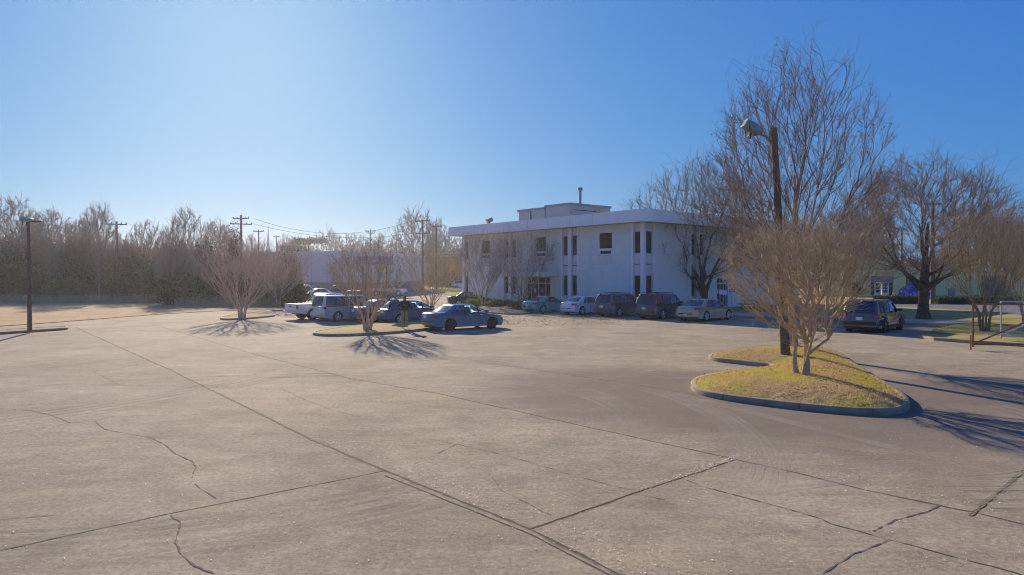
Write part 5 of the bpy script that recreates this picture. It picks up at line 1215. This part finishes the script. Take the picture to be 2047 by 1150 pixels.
key_defs = {
 'tallA': (WT(330, UP1, zc=.68, cone=(.28,.66)), 3, M_wood_t, M_wood_p, (11.0,5.2,.015)),
 'tallB': (WT(400, UP2, lob=.2), 4, M_wood_t, M_wood_p, (11.0,7.0,.015)),
 'tallC': (WT(560, UP1, lob=.16, bf=.5, zc=.55, cone=(.25,.5)), 9, M_wood_t, M_wood_p, (11.0,8.5,.015)),
 'shrubA': (WS(330), 5, M_wood_t, M_wood_p, (5.0,4.4,.012,(.05,3,.06,.1))),
 'shrubB': (WS(330), 6, M_pinkt, M_pink, (5.0,4.8,.012)),
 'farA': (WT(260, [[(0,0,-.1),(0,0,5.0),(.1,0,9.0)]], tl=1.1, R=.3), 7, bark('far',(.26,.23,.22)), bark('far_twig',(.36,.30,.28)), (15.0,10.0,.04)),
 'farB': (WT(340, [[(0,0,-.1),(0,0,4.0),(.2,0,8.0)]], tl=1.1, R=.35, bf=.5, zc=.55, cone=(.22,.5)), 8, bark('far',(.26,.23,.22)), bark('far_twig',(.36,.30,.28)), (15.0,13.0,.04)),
}
GW = 'tall bare trees of the left woods'
WL = 'bare tree of the left woods '
for key, x, yt, d, wp, lb in [
    ('tallC',25,392,84,105,'bare tree at the left edge reaching highest over the lamp pole'), ('tallC',103,418,88,110,'round topped bare tree of the left woods just right of the lamp pole'),
    ('tallA',198,408,82,62,'slim upright bare tree of the left woods left of the single utility pole'), ('tallA',172,432,86,60,'bare tree standing directly left of the slim upright one'),
    ('tallB',290,440,86,80,'ragged bare tree right of the single utility pole'), ('tallC',374,415,80,88,'dark round crowned bare tree topping the middle of the left woods'),
    ('tallB',338,452,88,60,'lower bare tree leaning against the dark round crowned one'), ('tallA',432,440,92,60,'bare tree left of the double crossarm pole'),
    ('tallA',455,452,96,48,'thin bare tree touching the double crossarm pole on its left'), ('tallB',505,468,100,60,'faint bare tree right of the double crossarm pole'),
    ('tallB',235,462,90,70,'low bare tree behind the single utility pole'), ('tallC',60,425,92,90,'bare tree behind the lamp pole head'), ('tallA',-40,398,84,80,'bare tree just outside the left picture edge'),
    ('tallC',140,446,92,90,'lower bare tree between the round topped and slim trees')]:
    place_tree(key, lb, x, yt, d, wp, group=GW)
rr = random.Random(11)
xs = -70
while xs < 560:
    mauve = xs > 230; d = rr.uniform(72, 84)*(1.17 if xs < 340 else 1.03)
    yt = (488 if xs < 230 else 500 if xs < 400 else 518) + rr.uniform(-18, 16)
    place_tree('shrubB' if (mauve and rr.random() < .75) else 'shrubA', 'leafless mauve twiggy shrub massed in the woods front' if mauve else 'leafless brown twiggy shrub massed in the left woods front', xs, yt, d, rr.uniform(58,90), name='bare_shrub', group='leafless mauve shrubs of the woods' if mauve else 'leafless brown shrubs of the woods')
    xs += rr.uniform(12, 19)
for o in sc.collection.objects:      # labels follow which of the two shrub kinds the copy is
    if o.get('category') == 'tree' and o.name.startswith('bare_shrub'):
        o['category'] = 'shrub'
FGp = 'far bare trees on the skyline'
for key, x, yt, d, wp, lb in [('farB',832,418,165,92,'tall dark bare tree crossed by the double crossarm pole'),('farA',872,438,180,55,'smaller bare tree behind the pole nearest the office roof'),
    ('farB',660,458,230,62,'broad far bare tree over the warehouse roof'),('farB',600,472,230,60,'far bare tree right of the small distant utility pole'),('farA',575,470,240,45,'far bare tree left of the flat topped pine'),
    ('farA',700,468,250,60,'far bare tree between the broad one and the sign pole'),('farB',765,466,240,66,'far bare tree right of the pole over the blue sign'),('farA',800,478,250,50,'low far bare tree just left of the tall dark one'),
    ('farB',908,470,230,60,'far bare tree touching the left end of the office roof'),('farA',728,472,250,40,'far bare tree directly behind the sign pole crossarm'),
    ('farB',1690,420,150,150,'bare tree beyond the yellow building left of the oak'),('farA',1745,400,160,90,'bare tree top behind the yellow building chimney'),('farB',1935,410,150,130,'bare tree beyond the metal shed right of the oak'),
    ('farA',2010,415,140,100,'bare tree beyond the shed at the right edge'),('farB',1560,470,140,120,'bare tree behind the right end of the office'),('farA',1640,455,140,90,'bare tree behind the tall tree trunk')]:
    place_tree(key, lb, x, yt, d, wp, group=FGp)
# evergreens
def leafy(name, label, pos, rad_, n, size, m, seed=1, clumps=26, cat='bush', group=None, box=False, hollow=.55, trunk=None):
    rg = np.random.default_rng(seed); t = thing(name, label, cat, pos, 0, group)
    if box: C = rg.uniform(-1,1,(clumps,3))
    else:
        C = rg.normal(0,1,(clumps,3)); C /= np.linalg.norm(C,axis=1,keepdims=True); C *= (hollow+(1-hollow)*rg.random((clumps,1)))*.82
    C[:,2] = np.where(C[:,2] < -.8, -.8, C[:,2]); C = C*np.array(rad_) + np.array((0,0,rad_[2]))
    V, Q = leaves(C, n//clumps, size, (np.array(rad_)*.22)[None], rg); V[:,2] = np.maximum(V[:,2], .0)
    rawmesh('foliage', V, Q, m, t, smooth=False)
    me = MB(); q = [(0,0,-.05),(0,0,rad_[2]*1.2)]; me.tube(q, [.06*rad_[2],.03*rad_[2]], 6); me.build('trunk' if rad_[2] > 1.2 else 'stem', M_bo, t)
    return t
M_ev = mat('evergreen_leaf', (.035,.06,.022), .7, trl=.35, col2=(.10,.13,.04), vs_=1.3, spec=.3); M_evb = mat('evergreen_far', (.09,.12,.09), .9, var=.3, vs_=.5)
M_evy = mat('evergreen_yellow', (.14,.16,.04), .7, trl=.35, col2=(.30,.28,.08), vs_=1.5, spec=.3); M_ced = mat('cedar_leaf', (.13,.085,.055), .9, trl=.3, col2=(.22,.13,.08), vs_=1)
evs = [(20,600,70,2.6,2.2,M_ev),(75,592,72,2.2,1.6,M_ev),(130,602,70,2.0,1.2,M_evy),(175,600,72,2.2,1.4,M_ev),(225,590,73,2.4,2.0,M_ev),(40,580,71,2.6,2.9,M_ev),(150,590,72,2.2,2.1,M_ev),(200,575,74,1.8,2.6,M_evy),(268,560,72,2.3,2.4,M_ev),(310,585,72,2.2,1.9,M_ev),(355,588,72,2.0,1.5,M_ev),
       (400,585,72,2.6,1.9,M_ev),(440,586,72,2.4,1.7,M_ev),(480,588,73,2.4,1.6,M_ev),(520,588,72,2.4,1.7,M_ev),(556,586,71,2.2,1.9,M_evy),(582,596,69,1.6,1.2,M_ev),(575,545,74,1.7,2.6,M_ev)]
for i, (x, y, d, rx, rz_, m) in enumerate(evs):
    k_ = 1.17 if x < 340 else 1.0; d *= k_; rx *= k_; rz_ *= k_; p = P(x, y, d); leafy('evergreen_bush', 'dark green evergreen bush at the foot of the left woods' if m is M_ev else 'yellow green evergreen bush at the foot of the left woods', (p.x, d, 0), (rx, 1.8, rz_), 8500, .10, m, i, 34, group='evergreen bushes in the woods')
for i, (x, yt, d, rx, lb) in enumerate([(466,452,80,1.15,'dark conical cedar behind the pinkish myrtle'),(420,474,78,1.5,'broad dark evergreen left of the conical cedar')]):
    p = P(x, yt, d); leafy('cedar_tree', lb, (p.x, d, 0), (rx, rx, p.z/2), 9000, .09, M_ced if i == 0 else M_ev, 40+i, 60, cat='tree', hollow=.3)
p = P(615,476,190)
for k, (dx, ry, lb) in enumerate([(0,1.0,'flat topped far pine over the warehouse'),(-2.8,.55,'small flat pine left of the flat topped far pine')]):
    t = thing('pine_tree', lb, 'tree', (p.x+dx*1.6, p.y, 0)); hh = p.z-k*2.2; me = MB(); me.tube([(0,0,0),(.4,0,hh-1)], [.35,.16], 6); me.build('trunk', M_bo, t)
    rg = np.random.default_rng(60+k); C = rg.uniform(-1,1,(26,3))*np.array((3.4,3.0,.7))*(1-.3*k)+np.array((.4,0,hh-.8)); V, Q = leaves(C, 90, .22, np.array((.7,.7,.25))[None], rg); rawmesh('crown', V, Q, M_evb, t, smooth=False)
# undergrowth mass and dry weeds at the edge of the woods; far wood mass
def twigmass(name, label, cat, pts, r, m, seed, L, rad_m=.012):
    rg = np.random.default_rng(seed); N = len(pts); d = rg.normal(0,.45,(N,3)); d[:,2] = np.abs(rg.normal(.9,.3,N)); d /= np.linalg.norm(d,axis=1,keepdims=True)
    l = L*(.4+rg.random(N)*.9); S = np.concatenate([pts, pts+d*l[:,None], np.full((N,1),rad_m), np.full((N,1),rad_m*.4)], 1); V, Q = frusta(S, 3); o = rawmesh(name, V, Q, m)
    return tag(o, label, cat, kind='stuff')
rg = np.random.default_rng(77); N = 9000
xx = rg.uniform(-90,575,N); dd = rg.uniform(73,90,N)*np.where(xx < 340, 1.16, 1); zz_ = np.abs(rg.random(N)**1.3)*np.where(xx < 350, 3.4, 2.6)
twigmass('undergrowth', 'tangle of brown brush filling the left woods', 'undergrowth', np.stack([(xx-CX)/F*dd, dd, zz_], 1), 0, mat('brush_brown', (.24,.17,.12), .95, col2=(.40,.27,.22), vs_=.4), 1, 1.6, .016)
N = 9000; xx = rg.uniform(-90,570,N); dd = rg.uniform(66.5,72,N)+np.where(xx>350,1,9)
twigmass('dry_weeds', 'pale dry weeds along the foot of the left woods', 'weeds', np.stack([(xx-CX)/F*dd, dd, np.zeros(N)], 1), 0, mat('weed_tan', (.60,.40,.24), .95, var=.3, vs_=.6), 2, .85, .012)
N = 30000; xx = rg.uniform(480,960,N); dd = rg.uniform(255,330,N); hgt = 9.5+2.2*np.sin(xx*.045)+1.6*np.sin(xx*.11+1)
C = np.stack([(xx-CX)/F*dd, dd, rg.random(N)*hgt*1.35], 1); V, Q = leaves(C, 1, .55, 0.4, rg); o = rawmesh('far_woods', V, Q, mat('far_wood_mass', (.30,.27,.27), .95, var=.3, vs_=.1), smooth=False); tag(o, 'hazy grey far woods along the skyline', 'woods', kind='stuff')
N = 26000; xx = rg.uniform(1480,2400,N); dd = rg.uniform(170,230,N); hgt = 9+2*np.sin(xx*.02)+1.2*np.sin(xx*.07)
C = np.stack([(xx-CX)/F*dd, dd, rg.random(N)*hgt], 1); V, Q = leaves(C, 1, .45, 0.4, rg); o = rawmesh('far_woods', V, Q, mat('far_wood_mass_e', (.28,.20,.14), .95, var=.3, vs_=.1), smooth=False); tag(o, 'brown far woods behind the yellow building', 'woods', kind='stuff')
# hedges
def hedge(x0, x1, ytop, d, label, seed):
    a, b = P(x0, 600, d), P(x1, 600, d); hh = H-(ytop-YH)*d/F; L = b.x-a.x; t = thing('hedge', label, 'hedge', ((a.x+b.x)/2, d, 0), 0, 'clipped hedges by the yellow building')
    rg = np.random.default_rng(seed); N = int(900*L); p_ = np.stack([rg.uniform(-L/2,L/2,N), rg.uniform(-.6,.6,N), rg.random(N)**.6*hh*(1+.04*np.sin(rg.random(N)*9))], 1)
    V, Q = leaves(p_, 1, .07, .05, rg); V[:,2] = np.maximum(V[:,2],0); rawmesh('foliage', V, Q, M_ev, t, smooth=False)
    me = MB(); me.box(-L/2+.15,L/2-.15,-.4,.4,0,hh-.22); me.build('branches', M_bo, t); return t
hedge(1748,1843,591,72,'clipped dark green hedge between the grey SUV and the oak trunk',1); hedge(1868,2040,594,71,'clipped dark green hedge right of the utility pole by the shed',2)
for i, (x, y, rx, rz_, m, lb) in enumerate([(948,612,.9,.45,M_evy,'low yellow green shrub left of the bed myrtle'),(985,609,.8,.40,M_evy,'low yellow green shrub between the two bed myrtles'),(1003,608,1.0,.35,M_ev,'low dark shrub against the office wall'),
      (1030,614,.6,.42,M_evy,'round green shrub beside the teal coupe'),(1016,608,.7,.33,M_ev,'low dark shrub under the wide white pilaster')]):
    g = G(x, y+5, .1); leafy('shrub', lb, (g.x, g.y, .08), (rx,.6,rz_), 2200, .045, m, 80+i, 18, group='low shrubs in the planting bed')
# fallen leaves on the bed and lot edge
N = 1500; q = []
rg = np.random.default_rng(9)
for k in range(N):
    g = G(rg.uniform(950,1240), rg.uniform(606,650)); q.append((g.x, g.y, .02 + (.12 if g.y > 57 else 0)*0))
V, Q = leaves(np.array(q), 1, .05, np.array((.5,.5,.004))[None], rg); V[:,2] = np.abs(V[:,2])+.008; o = rawmesh('leaf_litter', V, Q, M_seed2, smooth=False); tag(o, 'scattered brown fallen leaves before the office bed', 'leaves', kind='stuff')

# grit along the slab joints and leaves on the near island
rg = np.random.default_rng(31); q = []
for k in range(2600):
    L_ = J[rg.choice([0,0,0,1,4])]; i_ = rg.integers(1, len(L_)-1); a_, b_ = G(*L_[i_]), G(*L_[i_+1]) if i_+1 < len(L_) else G(*L_[i_-1]); g = a_.lerp(b_, rg.random()); sp_ = abs(rg.normal(0,.45)); q.append((g.x+sp_*.6, g.y+sp_*.7, .008))
for k in range(1600): g = G(rg.uniform(0,2047), rg.uniform(680,1150)); q.append((g.x, g.y, .008))
V, Q = leaves(np.array(q), 1, .009, np.array((.05,.05,.001))[None], rg); V[:,2] = np.abs(V[:,2])+.004; o = rawmesh('grit', V, Q, mat('pale_grit', (.80,.72,.60), .7, trl=.55), smooth=False); tag(o, 'pale grit and small stones strewn over the concrete', 'grit', kind='stuff')
q = []; me_ = isl_o.data; vv = np.array([v.co[:] for v in me_.vertices]); pk = vv[rg.choice(len(vv), 420)]
V, Q = leaves(pk+np.array((0,0,.035)), 1, .028, np.array((.12,.12,.01))[None], rg); o = rawmesh('leaf_litter', V, Q, M_seed2, smooth=False); tag(o, 'dry brown leaves caught in the near island grass', 'leaves', kind='stuff')
# ---------------------------------------------------------------- haze, added also for the veiling glare at the left
hz = MB(); hz.box(-420,420,-40,480,-1.1,26); ho = hz.build('haze')
hm = bpy.data.materials.new('haze_air'); hm.use_nodes = True; n = hm.node_tree; n.nodes.remove(n.nodes['Principled BSDF'])
pv = n.nodes.new('ShaderNodeVolumePrincipled'); pv.inputs['Color'].default_value = (.93,.95,1,1); pv.inputs['Density'].default_value = .0004; pv.inputs['Anisotropy'].default_value = .65
n.links.new(pv.outputs[0], n.nodes['Material Output'].inputs['Volume']); ho.data.materials.append(hm)
tag(ho, 'thin pale winter haze over the whole lot, added also for the veiling glare at the left', 'haze', kind='stuff'); hm.cycles.homogeneous_volume = True
